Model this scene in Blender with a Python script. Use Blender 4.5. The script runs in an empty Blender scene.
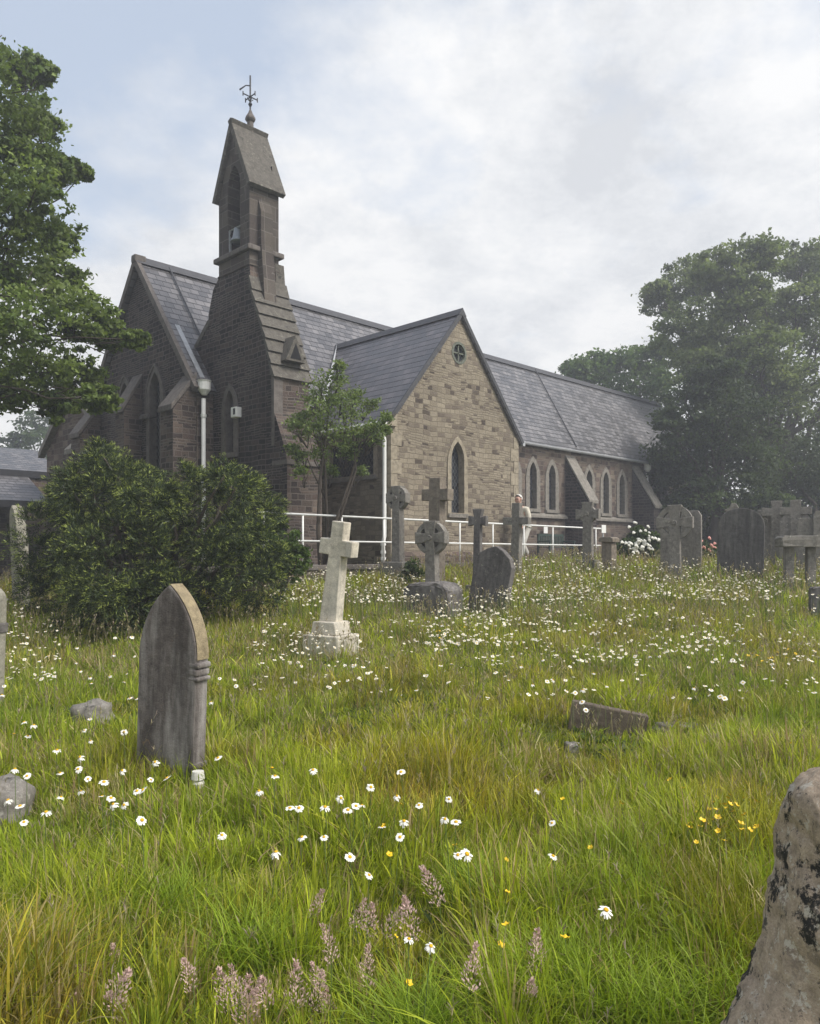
import bpy, bmesh, math, random
import numpy as np
from mathutils import Vector, Matrix
from mathutils.geometry import tessellate_polygon
random.seed(7); RNG = np.random.default_rng(11)
SC = bpy.context.scene; COL = SC.collection
F, CX, HY, EYE = 782.0, 410.0, 551.0, 1.6          # focal length in pixels, principal column, horizon row, eye height
TH = math.radians(45.2)                            # bearing of the nave
CXY = Vector((-0.45, 18.5))                        # south-west corner of the transept
R = math.radians

def P(px, py, d): return Vector(((px - CX) / F * d, d, EYE + (HY - py) / F * d))
def S_of(px, p):                                   # nave station s seen at image column px on the line p
    c, s_ = math.cos(TH), math.sin(TH); r = (px - CX) / F
    return (r * (CXY.y + p * c) - (CXY.x - p * s_)) / (c - r * s_)
def to_world(s, p, h):
    c, s_ = math.cos(TH), math.sin(TH)
    return Vector((CXY.x + s * c - p * s_, CXY.y + s * s_ + p * c, EYE + h))
def world_sp(x, y):
    c, s_ = math.cos(TH), math.sin(TH); dx, dy = x - CXY.x, y - CXY.y
    return dx * c + dy * s_, -dx * s_ + dy * c

# ------------------------------------------------------------------ terrain
_gy = np.array([-60, 0, 2.5, 5, 7.5, 10, 11.5, 13, 15, 16.5, 18, 19.5, 22, 30, 60, 400.])
_gh = np.array([-1.7, -1.62, -1.6, -1.53, -1.45, -1.33, -1.19, -1.02, -.78, -.64, -.53, -.46, -.4, -.36, -.3, -.3])
def ground(x, y):
    x = np.asarray(x, float); y = np.asarray(y, float)
    h = (np.interp(y, _gy, _gh) + np.interp(y - .7, _gy, _gh) + np.interp(y + .7, _gy, _gh)) / 3
    sm = lambda t: np.clip(t, 0, 1) ** 2 * (3 - 2 * np.clip(t, 0, 1))
    h = h - .75 * sm((-4.5 - x) / 6) * sm((y - 12) / 9)
    h = h + .035 * np.sin(x * 1.7 + .6 * y) * np.cos(y * 1.3 - .4 * x) + .02 * np.sin(3.1 * x - 2.3 * y)
    return h + EYE
def gz(x, y): return float(ground(x, y))

def vnoise(x, y, seed=0):                          # smooth 2-D value noise, 0..1
    g = np.random.default_rng(seed).random((64, 64))
    xi = np.floor(x).astype(int); yi = np.floor(y).astype(int)
    fx = x - xi; fy = y - yi; fx = fx * fx * (3 - 2 * fx); fy = fy * fy * (3 - 2 * fy)
    a = g[xi % 64, yi % 64]; b = g[(xi + 1) % 64, yi % 64]; c = g[xi % 64, (yi + 1) % 64]; d = g[(xi + 1) % 64, (yi + 1) % 64]
    return (a * (1 - fx) + b * fx) * (1 - fy) + (c * (1 - fx) + d * fx) * fy

# ------------------------------------------------------------------ objects
def tag(o, label=None, cat=None, group=None, kind=None):
    for k, v in (('label', label), ('category', cat), ('group', group), ('kind', kind)):
        if v: o[k] = v
    return o
def empty(name, loc, rz=0, label=None, cat=None, group=None):
    o = bpy.data.objects.new(name, None); COL.objects.link(o)
    o.empty_display_size = .2; o.location = loc; o.rotation_euler = (0, 0, rz)
    return tag(o, label, cat, group)
def add_uv(me):                                    # metre-scaled UVs from each face's own plane
    uv = me.uv_layers.new(name='UVMap').data; vs = me.vertices
    for f in me.polygons:
        n = f.normal
        if abs(n.z) > .985: t, b = Vector((1, 0, 0)), Vector((0, 1, 0))
        else:
            t = Vector((-n.y, n.x, 0)).normalized(); b = n.cross(t)
        for li in f.loop_indices:
            c = vs[me.loops[li].vertex_index].co; uv[li].uv = (c.dot(t), c.dot(b))
def link(name, me, mat, parent=None, smooth=False):
    o = bpy.data.objects.new(name, me); COL.objects.link(o)
    for m in (mat if isinstance(mat, (list, tuple)) else [mat]): me.materials.append(m)
    if smooth: me.shade_smooth()
    if parent: o.parent = parent
    return o
def bm_obj(name, bm, mat, parent=None, smooth=False, uv=True):
    bmesh.ops.recalc_face_normals(bm, faces=bm.faces)
    me = bpy.data.meshes.new(name); bm.to_mesh(me); bm.free()
    if uv: add_uv(me)
    return link(name, me, mat, parent, smooth)
def bm_prism(bm, pts, ext):                        # polygon of 3-D points, extruded along ext
    a = [bm.verts.new(p) for p in pts]; b = [bm.verts.new(Vector(p) + Vector(ext)) for p in pts]; n = len(pts)
    bm.faces.new(a); bm.faces.new(b[::-1])
    for i in range(n): bm.faces.new((a[i], b[i], b[(i + 1) % n], a[(i + 1) % n]))
    return a + b
def bm_box(bm, lo, hi, M=None):
    pts = [(lo[0], lo[1], lo[2]), (hi[0], lo[1], lo[2]), (hi[0], hi[1], lo[2]), (lo[0], hi[1], lo[2])]
    vs = bm_prism(bm, pts, (0, 0, hi[2] - lo[2]))
    if M: bmesh.ops.transform(bm, matrix=M, verts=vs)
    return vs
def bm_tube(bm, path, rad, n=8):
    rings = []; path = [Vector(p) for p in path]
    for i, p in enumerate(path):
        d = (path[min(i + 1, len(path) - 1)] - path[max(i - 1, 0)]).normalized()
        u = d.orthogonal().normalized() if abs(d.z) > .95 else d.cross(Vector((0, 0, 1))).normalized()
        v = d.cross(u); r = rad[i] if isinstance(rad, (list, tuple)) else rad
        rings.append([bm.verts.new(p + u * math.cos(2 * math.pi * k / n) * r + v * math.sin(2 * math.pi * k / n) * r) for k in range(n)])
    for a, b in zip(rings, rings[1:]):
        best = min(range(n), key=lambda o: sum((a[k].co - b[(k + o) % n].co).length for k in range(0, n, 2)))
        for k in range(n): bm.faces.new((a[k], a[(k + 1) % n], b[(k + 1 + best) % n], b[(k + best) % n]))
    bm.faces.new(rings[0][::-1]); bm.faces.new(rings[-1])
def bevel(bm, w, seg=2, ang=30):
    bmesh.ops.recalc_face_normals(bm, faces=bm.faces)
    es = [e for e in bm.edges if e.is_manifold and e.calc_face_angle(0) > R(ang)]
    bmesh.ops.bevel(bm, geom=es, offset=w, segments=seg, affect='EDGES', profile=.6, clamp_overlap=True)
def np_mesh(name, verts, quads=None, tris=None, cols=None, mat_ids=None):
    me = bpy.data.meshes.new(name); verts = np.asarray(verts, np.float32)
    q = np.zeros((0, 4), np.int32) if quads is None else np.asarray(quads, np.int32)
    t = np.zeros((0, 3), np.int32) if tris is None else np.asarray(tris, np.int32)
    me.vertices.add(len(verts)); me.vertices.foreach_set('co', verts.ravel())
    li = np.concatenate([q.ravel(), t.ravel()]); me.loops.add(len(li)); me.loops.foreach_set('vertex_index', li)
    ls = np.concatenate([np.arange(len(q)) * 4, len(q) * 4 + np.arange(len(t)) * 3]).astype(np.int32)
    me.polygons.add(len(ls)); me.polygons.foreach_set('loop_start', ls)
    if mat_ids is not None: me.polygons.foreach_set('material_index', np.asarray(mat_ids, np.int32))
    if cols is not None:
        at = me.color_attributes.new('Col', 'FLOAT_COLOR', 'POINT')
        at.data.foreach_set('color', np.concatenate([np.asarray(cols, np.float32), np.ones((len(verts), 1), np.float32)], 1).ravel())
    me.update(calc_edges=True); return me

# ------------------------------------------------------------------ materials
def new_mat(name, rough=.8, spec=.3):
    m = bpy.data.materials.new(name); m.use_nodes = True; nt = m.node_tree
    b = nt.nodes['Principled BSDF']; b.inputs['Roughness'].default_value = rough; b.inputs['Specular IOR Level'].default_value = spec
    return m, nt, b
def nd(nt, typ, links=None, **kw):
    n = nt.nodes.new('ShaderNode' + typ)
    for k, v in kw.items():
        if k.startswith('i_'):
            key = k[2:]; n.inputs[int(key) if key.isdigit() else key.replace('_', ' ')].default_value = v
        else: setattr(n, k, v)
    for k, v in (links or {}).items(): nt.links.new(v, n.inputs[k])
    return n
def ramp(nt, fac, stops, mode='LINEAR'):
    n = nd(nt, 'ValToRGB', {'Fac': fac}); e = n.color_ramp.elements; n.color_ramp.interpolation = mode
    while len(e) < len(stops): e.new(.5)
    for el, (pos, c) in zip(e, stops): el.position = pos; el.color = (*c, 1) if len(c) == 3 else c
    return n.outputs['Color']
def mixc(nt, fac, a, b, mode='MIX'):
    n = nt.nodes.new('ShaderNodeMix'); n.data_type = 'RGBA'; n.blend_type = mode; n.clamp_factor = True
    for i, v in ((0, fac), (6, a), (7, b)):
        if isinstance(v, (int, float)): n.inputs[i].default_value = v
        elif isinstance(v, tuple): n.inputs[i].default_value = (*v, 1)
        else: nt.links.new(v, n.inputs[i])
    return n.outputs[2]
def noise(nt, vec, scale, detail=4, rough=.6, **kw):
    n = nd(nt, 'TexNoise', {'Vector': vec} if vec else None, **kw)
    n.inputs['Scale'].default_value = scale; n.inputs['Detail'].default_value = detail; n.inputs['Roughness'].default_value = rough
    return n.outputs['Fac']
def math_(nt, op, a, b=None):
    n = nt.nodes.new('ShaderNodeMath'); n.operation = op
    for i, v in ((0, a), (1, b)):
        if v is None: continue
        if isinstance(v, (int, float)): n.inputs[i].default_value = v
        else: nt.links.new(v, n.inputs[i])
    return n.outputs[0]
def bump(nt, h, b, strength=.5, dist=.02):
    n = nd(nt, 'Bump', {'Height': h}); n.inputs['Strength'].default_value = strength; n.inputs['Distance'].default_value = dist
    nt.links.new(n.outputs['Normal'], b.inputs['Normal'])
def mapping(nt, vec, scale=(1, 1, 1), loc=(0, 0, 0)):
    return nd(nt, 'Mapping', {'Vector': vec}, i_Scale=scale, i_Location=loc).outputs['Vector']

def masonry(name, stones, mortar, bw=.34, rh=.17, distort=.05, msize=.014, stain=(.55, 1.1), rough=.9, bmp=.6):
    m, nt, b = new_mat(name, rough, .2); tc = nd(nt, 'TexCoord'); uv = tc.outputs['UV']
    dn = nd(nt, 'TexNoise', {'Vector': uv}); dn.inputs['Scale'].default_value = 1.7; dn.inputs['Detail'].default_value = 2
    v1 = nd(nt, 'VectorMath', {0: dn.outputs['Color']}, operation='SUBTRACT'); v1.inputs[1].default_value = (.5, .5, .5)
    v2 = nd(nt, 'VectorMath', {0: v1.outputs[0]}, operation='SCALE'); v2.inputs['Scale'].default_value = distort * 2
    v3 = nd(nt, 'VectorMath', {0: uv, 1: v2.outputs[0]}, operation='ADD')
    def brick(w, h, sq):
        n = nd(nt, 'TexBrick', {'Vector': v3.outputs[0]}, offset=.43, squash=sq, squash_frequency=2)
        n.inputs['Color1'].default_value = (0, 0, 0, 1); n.inputs['Color2'].default_value = (1, 1, 1, 1); n.inputs['Mortar'].default_value = (.5, .5, .5, 1)
        n.inputs['Scale'].default_value = 1; n.inputs['Brick Width'].default_value = w; n.inputs['Row Height'].default_value = h
        n.inputs['Mortar Size'].default_value = msize; n.inputs['Mortar Smooth'].default_value = .35; return n
    A, B = brick(bw, rh, .62), brick(bw * .62, rh * .5, 1.4)
    # patches of thinner courses among the larger stones
    pick = math_(nt, 'GREATER_THAN', noise(nt, mapping(nt, uv, (.8, 1.6, 1)), 1.1, 1), .54)
    val = mixc(nt, pick, A.outputs['Color'], B.outputs['Color']); fac = mixc(nt, pick, A.outputs['Fac'], B.outputs['Fac'])
    n = len(stones); c = ramp(nt, val, [((i + .0) / n, s) for i, s in enumerate(stones)], 'LINEAR')
    fine = noise(nt, uv, 26, 5, .7); big = noise(nt, uv, .55, 4, .6)
    c = mixc(nt, .75, c, ramp(nt, fine, [(.25, (.55, .55, .55)), (.75, (1.25, 1.22, 1.2))]), 'MULTIPLY')
    c = mixc(nt, fac, c, mortar)
    c = mixc(nt, .9, c, ramp(nt, big, [(.3, (stain[0],) * 3), (.7, (stain[1],) * 3)]), 'MULTIPLY')
    nt.links.new(c, b.inputs['Base Color'])
    hgt = math_(nt, 'ADD', math_(nt, 'MULTIPLY', fac, -1.0), math_(nt, 'MULTIPLY', fine, .7))
    bump(nt, hgt, b, bmp, .035); return m
def slate(name, base=(.085, .085, .1), row=.235, w=.32):
    m, nt, b = new_mat(name, .42, .5); tc = nd(nt, 'TexCoord'); uv = tc.outputs['UV']
    n = nd(nt, 'TexBrick', {'Vector': uv}, offset=.5)
    n.inputs['Color1'].default_value = (0, 0, 0, 1); n.inputs['Color2'].default_value = (1, 1, 1, 1); n.inputs['Mortar'].default_value = (.0, .0, .0, 1)
    n.inputs['Scale'].default_value = 1; n.inputs['Brick Width'].default_value = w; n.inputs['Row Height'].default_value = row; n.inputs['Mortar Size'].default_value = .011; n.inputs['Mortar Smooth'].default_value = .3
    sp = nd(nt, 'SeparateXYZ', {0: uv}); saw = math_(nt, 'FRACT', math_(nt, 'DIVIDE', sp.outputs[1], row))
    t = tuple(x * .62 for x in base); u = tuple(x * 1.35 for x in base)
    c = ramp(nt, n.outputs['Color'], [(0, t), (.5, base), (1, u)])
    c = mixc(nt, .8, c, ramp(nt, noise(nt, uv, 1.1, 5, .65), [(.3, (.7, .7, .72)), (.7, (1.25, 1.22, 1.18))]), 'MULTIPLY')
    c = mixc(nt, .55, c, ramp(nt, noise(nt, mapping(nt, uv, (6, .7, 1)), 1.2, 4), [(.3, (.7, .7, .7)), (.7, (1.15, 1.15, 1.15))]), 'MULTIPLY')
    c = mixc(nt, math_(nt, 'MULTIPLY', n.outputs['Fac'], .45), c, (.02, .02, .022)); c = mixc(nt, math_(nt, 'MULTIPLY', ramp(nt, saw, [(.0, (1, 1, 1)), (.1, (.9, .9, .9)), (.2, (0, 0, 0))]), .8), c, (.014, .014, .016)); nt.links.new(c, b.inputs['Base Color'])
    nt.links.new(ramp(nt, n.outputs['Color'], [(0, (.36,) * 3), (1, (.58,) * 3)]), b.inputs['Roughness'])
    # each course overlaps the one below: a saw-tooth step
    h = math_(nt, 'SUBTRACT', math_(nt, 'MULTIPLY', saw, -1.0), math_(nt, 'MULTIPLY', n.outputs['Fac'], .6))
    bump(nt, math_(nt, 'ADD', h, math_(nt, 'MULTIPLY', n.outputs['Color'], .25)), b, .7, .02); return m
def stone(name, base, streak=.5, lichen=None, rough=.88, streak_col=None, scale=1.0, spots=None):
    m, nt, b = new_mat(name, rough, .25); oc = nd(nt, 'TexCoord').outputs['Object']
    n1 = noise(nt, oc, 9 * scale, 6, .65); n2 = noise(nt, oc, 60 * scale, 4, .7)
    d = tuple(x * .55 for x in base); l = tuple(min(1, x * 1.4) for x in base)
    c = ramp(nt, n1, [(.28, d), (.5, base), (.75, l)])
    c = mixc(nt, .6, c, ramp(nt, n2, [(.3, (.6,) * 3), (.7, (1.25,) * 3)]), 'MULTIPLY')
    st = noise(nt, mapping(nt, oc, (8.5, 8.5, 1.3)), 1.0, 7, .68)
    c = mixc(nt, math_(nt, 'MULTIPLY', ramp(nt, st, [(.45, (0, 0, 0)), (.7, (1, 1, 1))]), streak), c, streak_col or l)
    st2 = noise(nt, mapping(nt, oc, (6.5, 6.5, 1.0), (3, 1, 2)), 1.0, 7, .68)
    c = mixc(nt, math_(nt, 'MULTIPLY', ramp(nt, st2, [(.48, (0, 0, 0)), (.72, (1, 1, 1))]), streak), c, tuple(x * .35 for x in base))
    if lichen:
        ln = noise(nt, oc, 5.5 * scale, 8, .8)
        c = mixc(nt, math_(nt, 'MULTIPLY', ramp(nt, ln, [(.56, (0, 0, 0)), (.64, (1, 1, 1))]), .75), c, lichen)
    if spots:
        for sc_, th, colr in spots:
            c = mixc(nt, ramp(nt, noise(nt, mapping(nt, oc, (1, 1, 1), (sc_, sc_ * 2, 3)), sc_, 10, .74), [(th, (0, 0, 0)), (th + .03, (1, 1, 1))]), c, colr)
    nt.links.new(c, b.inputs['Base Color'])
    bump(nt, math_(nt, 'ADD', n1, math_(nt, 'MULTIPLY', n2, .5)), b, .55, .02); return m
def plain(name, col, rough=.6, spec=.3, var=.2, metal=0):
    m, nt, b = new_mat(name, rough, spec); oc = nd(nt, 'TexCoord').outputs['Object']; b.inputs['Metallic'].default_value = metal
    c = mixc(nt, 1.0, col, ramp(nt, noise(nt, oc, 7, 5, .65), [(.3, (1 - var,) * 3), (.7, (1 + var,) * 3)]), 'MULTIPLY')
    nt.links.new(c, b.inputs['Base Color']); return m
def leafy(name, trans=.3, rough=.55, spec=.25, tint=(1, 1, 1)):
    m, nt, b = new_mat(name, rough, spec); at = nd(nt, 'VertexColor', layer_name='Col').outputs['Color']
    c = mixc(nt, 1.0, at, tint, 'MULTIPLY'); nt.links.new(c, b.inputs['Base Color'])
    tr = nd(nt, 'BsdfTranslucent', {'Color': mixc(nt, 1.0, c, (1.25, 1.3, .7), 'MULTIPLY')})
    mx = nd(nt, 'MixShader', {1: b.outputs[0], 2: tr.outputs[0]}); mx.inputs[0].default_value = trans
    nt.links.new(mx.outputs[0], nt.nodes['Material Output'].inputs['Surface']); return m
def glass_mat(name):
    m, nt, b = new_mat(name, .12, .5); uv = nd(nt, 'TexCoord').outputs['UV']
    mp = nd(nt, 'Mapping', {'Vector': uv}, i_Scale=(1, .7, 1), i_Rotation=(0, 0, R(45)))
    n = nd(nt, 'TexBrick', {'Vector': mp.outputs[0]}, offset=0.0)
    n.inputs['Color1'].default_value = (.012, .014, .018, 1); n.inputs['Color2'].default_value = (.035, .04, .048, 1); n.inputs['Mortar'].default_value = (.055, .055, .056, 1)
    n.inputs['Scale'].default_value = 1; n.inputs['Brick Width'].default_value = .085; n.inputs['Row Height'].default_value = .085; n.inputs['Mortar Size'].default_value = .008
    nt.links.new(n.outputs['Color'], b.inputs['Base Color'])
    nt.links.new(ramp(nt, n.outputs['Fac'], [(0, (.1,) * 3), (1, (.6,) * 3)]), b.inputs['Roughness'])
    bump(nt, n.outputs['Color'], b, .4, .02); return m
M = {}
M['buff'] = masonry('buff_rubble', [(.08, .064, .054), (.14, .115, .092), (.23, .197, .152), (.28, .243, .186), (.25, .215, .165), (.31, .27, .208), (.27, .234, .18), (.24, .207, .157), (.3, .262, .2), (.18, .15, .12)], (.19, .16, .12), .27, .125, .075, .011, (.78, 1.1))
M['brown'] = masonry('brown_rubble', [(.05, .04, .038), (.15, .115, .095), (.2, .16, .13), (.12, .085, .075), (.24, .2, .16), (.09, .07, .062)], (.17, .145, .12), .36, .18, .05, .014, (.6, 1.1))
M['dark'] = masonry('dark_coursed_stone', [(.022, .019, .02), (.05, .042, .042), (.075, .06, .056), (.04, .034, .035), (.1, .078, .068), (.03, .026, .028)], (.15, .13, .118), .27, .115, .05, .011, (.42, 1.15))
M['umber'] = masonry('umber_rubble', [(.04, .033, .032), (.1, .078, .07), (.14, .108, .09), (.085, .062, .056), (.17, .135, .11), (.06, .048, .044)], (.14, .12, .105), .3, .135, .05, .013, (.6, 1.15))
M['dressed_buff'] = stone('dressed_buff_stone', (.29, .25, .19), .25)
M['ashlar'] = masonry('grey_ashlar', [(.07, .06, .055), (.1, .088, .078), (.13, .112, .096), (.085, .072, .066)], (.17, .155, .14), .62, .34, .008, .009, (.6, 1.15), bmp=.3)
M['dressed'] = stone('dressed_stone', (.205, .188, .165), .3)
M['dressed_dark'] = stone('dressed_dark_stone', (.13, .115, .105), .35)
M['slab'] = stone('lichened_slab', (.105, .096, .083), .4, (.25, .24, .2), scale=1.6, spots=[(3.5, .6, (.04, .037, .034))])
M['slate'] = slate('slate', (.128, .124, .13), .225, .26); M['slate_dark'] = slate('slate_dark', (.105, .1, .11), .22, .26)
M['ridge'] = plain('ridge_tile', (.06, .06, .066), .6); M['lead'] = plain('lead', (.36, .37, .39), .45, .5)
M['white'] = plain('white_paint', (.72, .72, .7), .45, .4, .08); M['glass'] = glass_mat('leaded_glass')
M['iron'] = plain('iron', (.03, .03, .034), .5); M['shade'] = plain('inside_shade', (.012, .012, .013), .9)
M['bronze'] = plain('bell_metal', (.2, .215, .23), .4, .5, metal=.3)
M['grave_dark'] = stone('weathered_dark_stone', (.125, .115, .11), .65, (.2, .19, .165), streak_col=(.25, .235, .225), scale=1.6, spots=[(12, .62, (.3, .29, .24)), (7, .63, (.06, .055, .052))])
M['grave_grey'] = stone('weathered_grey_stone', (.2, .185, .165), .5, (.31, .3, .26), scale=1.6, spots=[(15, .61, (.38, .37, .31)), (6, .62, (.085, .08, .072))])
M['grave_brown'] = stone('weathered_brown_stone', (.2, .168, .135), .4, (.28, .26, .21), scale=1.6)
M['grave_white'] = stone('pale_marble', (.56, .51, .42), .4, rough=.7, streak_col=(.62, .6, .55))
M['grave_pale'] = stone('pale_lichened_stone', (.26, .245, .2), .35, (.33, .32, .27))
M['leaf'] = leafy('leaf', .4); M['grass'] = leafy('grass_blade', .4, .5, .25); M['needle'] = leafy('needle', .12, .5, .25)
M['bark'] = stone('bark', (.075, .062, .05), .5)
SUN_AZ_DEG, SUN_EL_DEG, SUN_E, SUN_ANG = 118, 50, 3.1, 26
SKY_S, EXPO, HAZE, GLOW = .1, 0.56, 0.0037, 1.2
CLOUD_OFF, COV0, COV1 = (2.1, 5.4, 0), .44, .56
CL_DARK, CL_MID, CL_LIGHT = (5.0, 5.15, 5.4), (6.05, 6.15, 6.3), (6.95, 6.95, 6.95)
SKY_TINT, SKY_PALE = (1, 1, 1), (5.5, 6.1, 7.0)
# ------------------------------------------------------------------ church
M['lead_dark'] = plain('painted_gutter', (.24, .245, .25), .5)
church = empty('church', to_world(0, 0, -.5), TH, 'dark stone Victorian church with a slender bellcote, slate roofs and a paler gabled transept', 'church')
def L(s, p, h): return Vector((s, p, h + .5))
def lancet(cx, v0, w, h, n=7, k=1.15):             # pointed (k>.5) or round-ish outline, counter-clockwise
    r = w * k; rise = math.sqrt(r * r - (r - w / 2) ** 2); vs = v0 + h - rise
    pts = [(cx - w / 2, v0), (cx + w / 2, v0)]
    a1 = math.atan2(rise, r - w / 2)
    right = [(cx + w / 2 - r + r * math.cos(a1 * i / n), vs + r * math.sin(a1 * i / n)) for i in range(n + 1)]
    left = [(2 * cx - x, y) for x, y in right[-2::-1]]
    return pts[:1] + [pts[1]] + right + left
def rect(x0, y0, x1, y1): return [(x0, y0), (x1, y0), (x1, y1), (x0, y1)]
class Plane:                                       # a wall face: origin O, axes U V, outward normal N
    def __init__(s, O, U, V, N): s.O, s.U, s.V, s.N = O, Vector(U), Vector(V), Vector(N)
    def at(s, u, v, n=0): return s.O + s.U * u + s.V * v + s.N * n
def wall(name, pl, outer, holes, mat, depth=.3, reveal=.24, parent=church):
    bm = bmesh.new(); polys = [outer] + holes
    tris = tessellate_polygon([[Vector((u, v, 0)) for u, v in q] for q in polys])
    flat = [bm.verts.new(pl.at(u, v)) for q in polys for u, v in q]
    for t in tris:
        a, b, c = (flat[i] for i in t)
        if (b.co - a.co).cross(c.co - a.co).length > 1e-9: bm.faces.new((a, b, c))
    k = 0
    for j, q in enumerate(polys):
        n = len(q); back = [bm.verts.new(pl.at(u, v, -(depth if j == 0 else reveal))) for u, v in q]
        for i in range(n): bm.faces.new((flat[k + i], flat[k + (i + 1) % n], back[(i + 1) % n], back[i]))
        k += n
    bm.normal_update()
    for f in bm.faces:                              # outward: front faces along N
        if abs(f.normal.dot(pl.N)) > .9 and f.normal.dot(pl.N) < 0: f.normal_flip()
    me = bpy.data.meshes.new(name); bm.to_mesh(me); bm.free(); add_uv(me)
    return link(name, me, mat, parent)
def ring(name, pl, inner, outer, proud, mat, parent, back=.0):   # stone surround, proud of the wall
    bm = bmesh.new(); n = len(inner)
    A = [bm.verts.new(pl.at(u, v, proud)) for u, v in inner]; B = [bm.verts.new(pl.at(u, v, proud)) for u, v in outer]
    C = [bm.verts.new(pl.at(u, v, -back - .02)) for u, v in inner]; D = [bm.verts.new(pl.at(u, v, -.02)) for u, v in outer]
    for i in range(n):
        j = (i + 1) % n
        bm.faces.new((A[i], A[j], B[j], B[i])); bm.faces.new((B[i], B[j], D[j], D[i])); bm.faces.new((A[j], A[i], C[i], C[j]))
    me = bpy.data.meshes.new(name); bm.normal_update(); bm.to_mesh(me); bm.free(); add_uv(me)
    return link(name, me, mat, parent)
def window(pl, cx, v0, w, h, b, mat, k=1.15, hood=False, name='window', flat=False):
    inn = rect(cx - w / 2, v0, cx + w / 2, v0 + h) if flat else lancet(cx, v0, w, h, k=k)
    hole = rect(cx - w / 2 - .01, v0 - .01, cx + w / 2 + .01, v0 + h + .01) if flat else lancet(cx, v0 - .01, w + .02, h + .02, k=k)
    out = rect(cx - w / 2 - b, v0 - b * .6, cx + w / 2 + b, v0 + h + b) if flat else lancet(cx, v0 - b * .6, w + 2 * b, h + b * 1.6, k=k)
    fr = ring(name, pl, inn, out, .035, mat, church, .2)
    bm = bmesh.new(); bm.faces.new([bm.verts.new(pl.at(u, v, -.17)) for u, v in inn])
    bm_obj('pane', bm, M['glass'], fr)
    bm = bmesh.new(); q = [(cx - w / 2 - b * .9, v0 - .12), (cx + w / 2 + b * .9, v0 - .12), (cx + w / 2 + b * .9, v0 - .02), (cx - w / 2 - b * .9, v0 - .02)]
    bm_prism(bm, [pl.at(u, v, .075) for u, v in q], pl.N * -.22); bm_obj('sill', bm, M['dressed'] if mat != M['dressed_dark'] else mat, fr)
    return hole
def prism_part(name, pts, ext, mat, parent=church, bev=0):
    bm = bmesh.new(); bm_prism(bm, pts, ext)
    if bev: bevel(bm, bev)
    return bm_obj(name, bm, mat, parent)
def slab(name, pts, t, mat, parent=church):        # roof plane with thickness t below it
    n = (Vector(pts[1]) - Vector(pts[0])).cross(Vector(pts[2]) - Vector(pts[0])).normalized()
    if n.z < 0: n = -n
    bm = bmesh.new(); bm_prism(bm, pts, n * -t); return bm_obj(name, bm, mat, parent)
SW, SE, NP, NQ, HE, HR = -3.24, 25.0, 3.26, 6.13, 4.02, 7.63    # nave: west, east, south wall, ridge line, eaves, ridge
NN = 2 * NQ - NP; SL = (HR - HE) / (NQ - NP)
S_ = Plane(L(0, NP, 0), (1, 0, 0), (0, 0, 1), (0, -1, 0))       # nave south wall
W_ = Plane(L(SW, 0, 0), (0, 1, 0), (0, 0, 1), (-1, 0, 0))       # nave west wall
T_ = Plane(L(0, 0, 0), (1, 0, 0), (0, 0, 1), (0, -1, 0))        # transept gable
TW_ = Plane(L(0, 0, 0), (0, 1, 0), (0, 0, 1), (-1, 0, 0))       # transept west wall
holes = []
for i, s in enumerate((9.05, 10.15, 11.33, 13.86, 15.1, 16.36, 18.9, 20.1, 21.3)):
    holes.append(window(S_, s, 1.52, .42, 1.66 if i % 3 != 2 or i < 6 else 1.66, .22, M['dressed']))
wall('south_wall', S_, [(SW, -2), (SE, -2), (SE, HE - .1), (SW, HE - .1)], holes, M['brown'])
wall('north_wall', Plane(L(0, NN, 0), (1, 0, 0), (0, 0, 1), (0, 1, 0)), rect(SW, -2, SE, HE - .1), [], M['brown'])
gab = lambda a, b, c, he, hr: [(a, -2), (b, -2), (b, he), (c, hr), (a, he)]
h2 = [window(W_, 5.28, 1.2, .55, 3.35, .17, M['dressed_dark']), window(W_, 6.98, 1.2, .55, 3.35, .17, M['dressed_dark'])]
wall('west_gable', W_, gab(NP + .002, NN, NQ, HE - .12, HR - .14), h2, M['dark'])
wall('east_gable', Plane(L(SE, 0, 0), (0, 1, 0), (0, 0, 1), (1, 0, 0)), gab(NP, NN, NQ, HE - .12, HR - .14), [], M['brown'])
ov = .16
for sg in (-1, 1):
    pe = NQ + sg * (NQ - NP + ov); he = HE - SL * ov
    rf = slab('nave_roof', [L(SW - .12, pe, he), L(SE + .12, pe, he), L(SE + .12, NQ + sg * .0, HR), L(SW - .12, NQ, HR)], .11, M['slate'])
    if sg == -1:
        for s0, s1 in ((-2.45, -2.55), (14.2, 12.9)):          # conductor strips up the slope
            a, b = L(s0, NQ - .05, HR - .02), L(s1, NP - .05, HE - .06); n = Vector((0, -SL, 1)).normalized()
            bm = bmesh.new(); bm_tube(bm, [a + n * .03, b + n * .03], .022, 6); bm_obj('lightning_strip', bm, M['ridge'], rf)
    # stone verge over the west gable
    n = Vector((0, sg * SL, 1)).normalized() * .045; d = (L(0, pe, he) - L(0, NQ, HR))
    prism_part('verge_coping', [L(SW - .17, NQ, HR) + n, L(SW - .17, pe, he) + n, L(SW - .17, pe, he) - n * 2.2, L(SW - .17, NQ, HR) - n * 2.2], (.12, 0, 0), M['dressed_dark'])
bm = bmesh.new(); bm_prism(bm, [L(SW - .15, NQ - .17, HR - .13), L(SW - .15, NQ, HR + .1), L(SW - .15, NQ + .17, HR - .13)], (SE - SW + .3, 0, 0)); bm_obj('ridge_tile', bm, M['ridge'], church)
bm = bmesh.new(); bm_box(bm, L(SW - .2, NQ - .12, HR - .1), L(SW + .12, NQ + .12, HR + .1)); bevel(bm, .04); bm_obj('apex_stone', bm, M['dressed_dark'], church)
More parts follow.
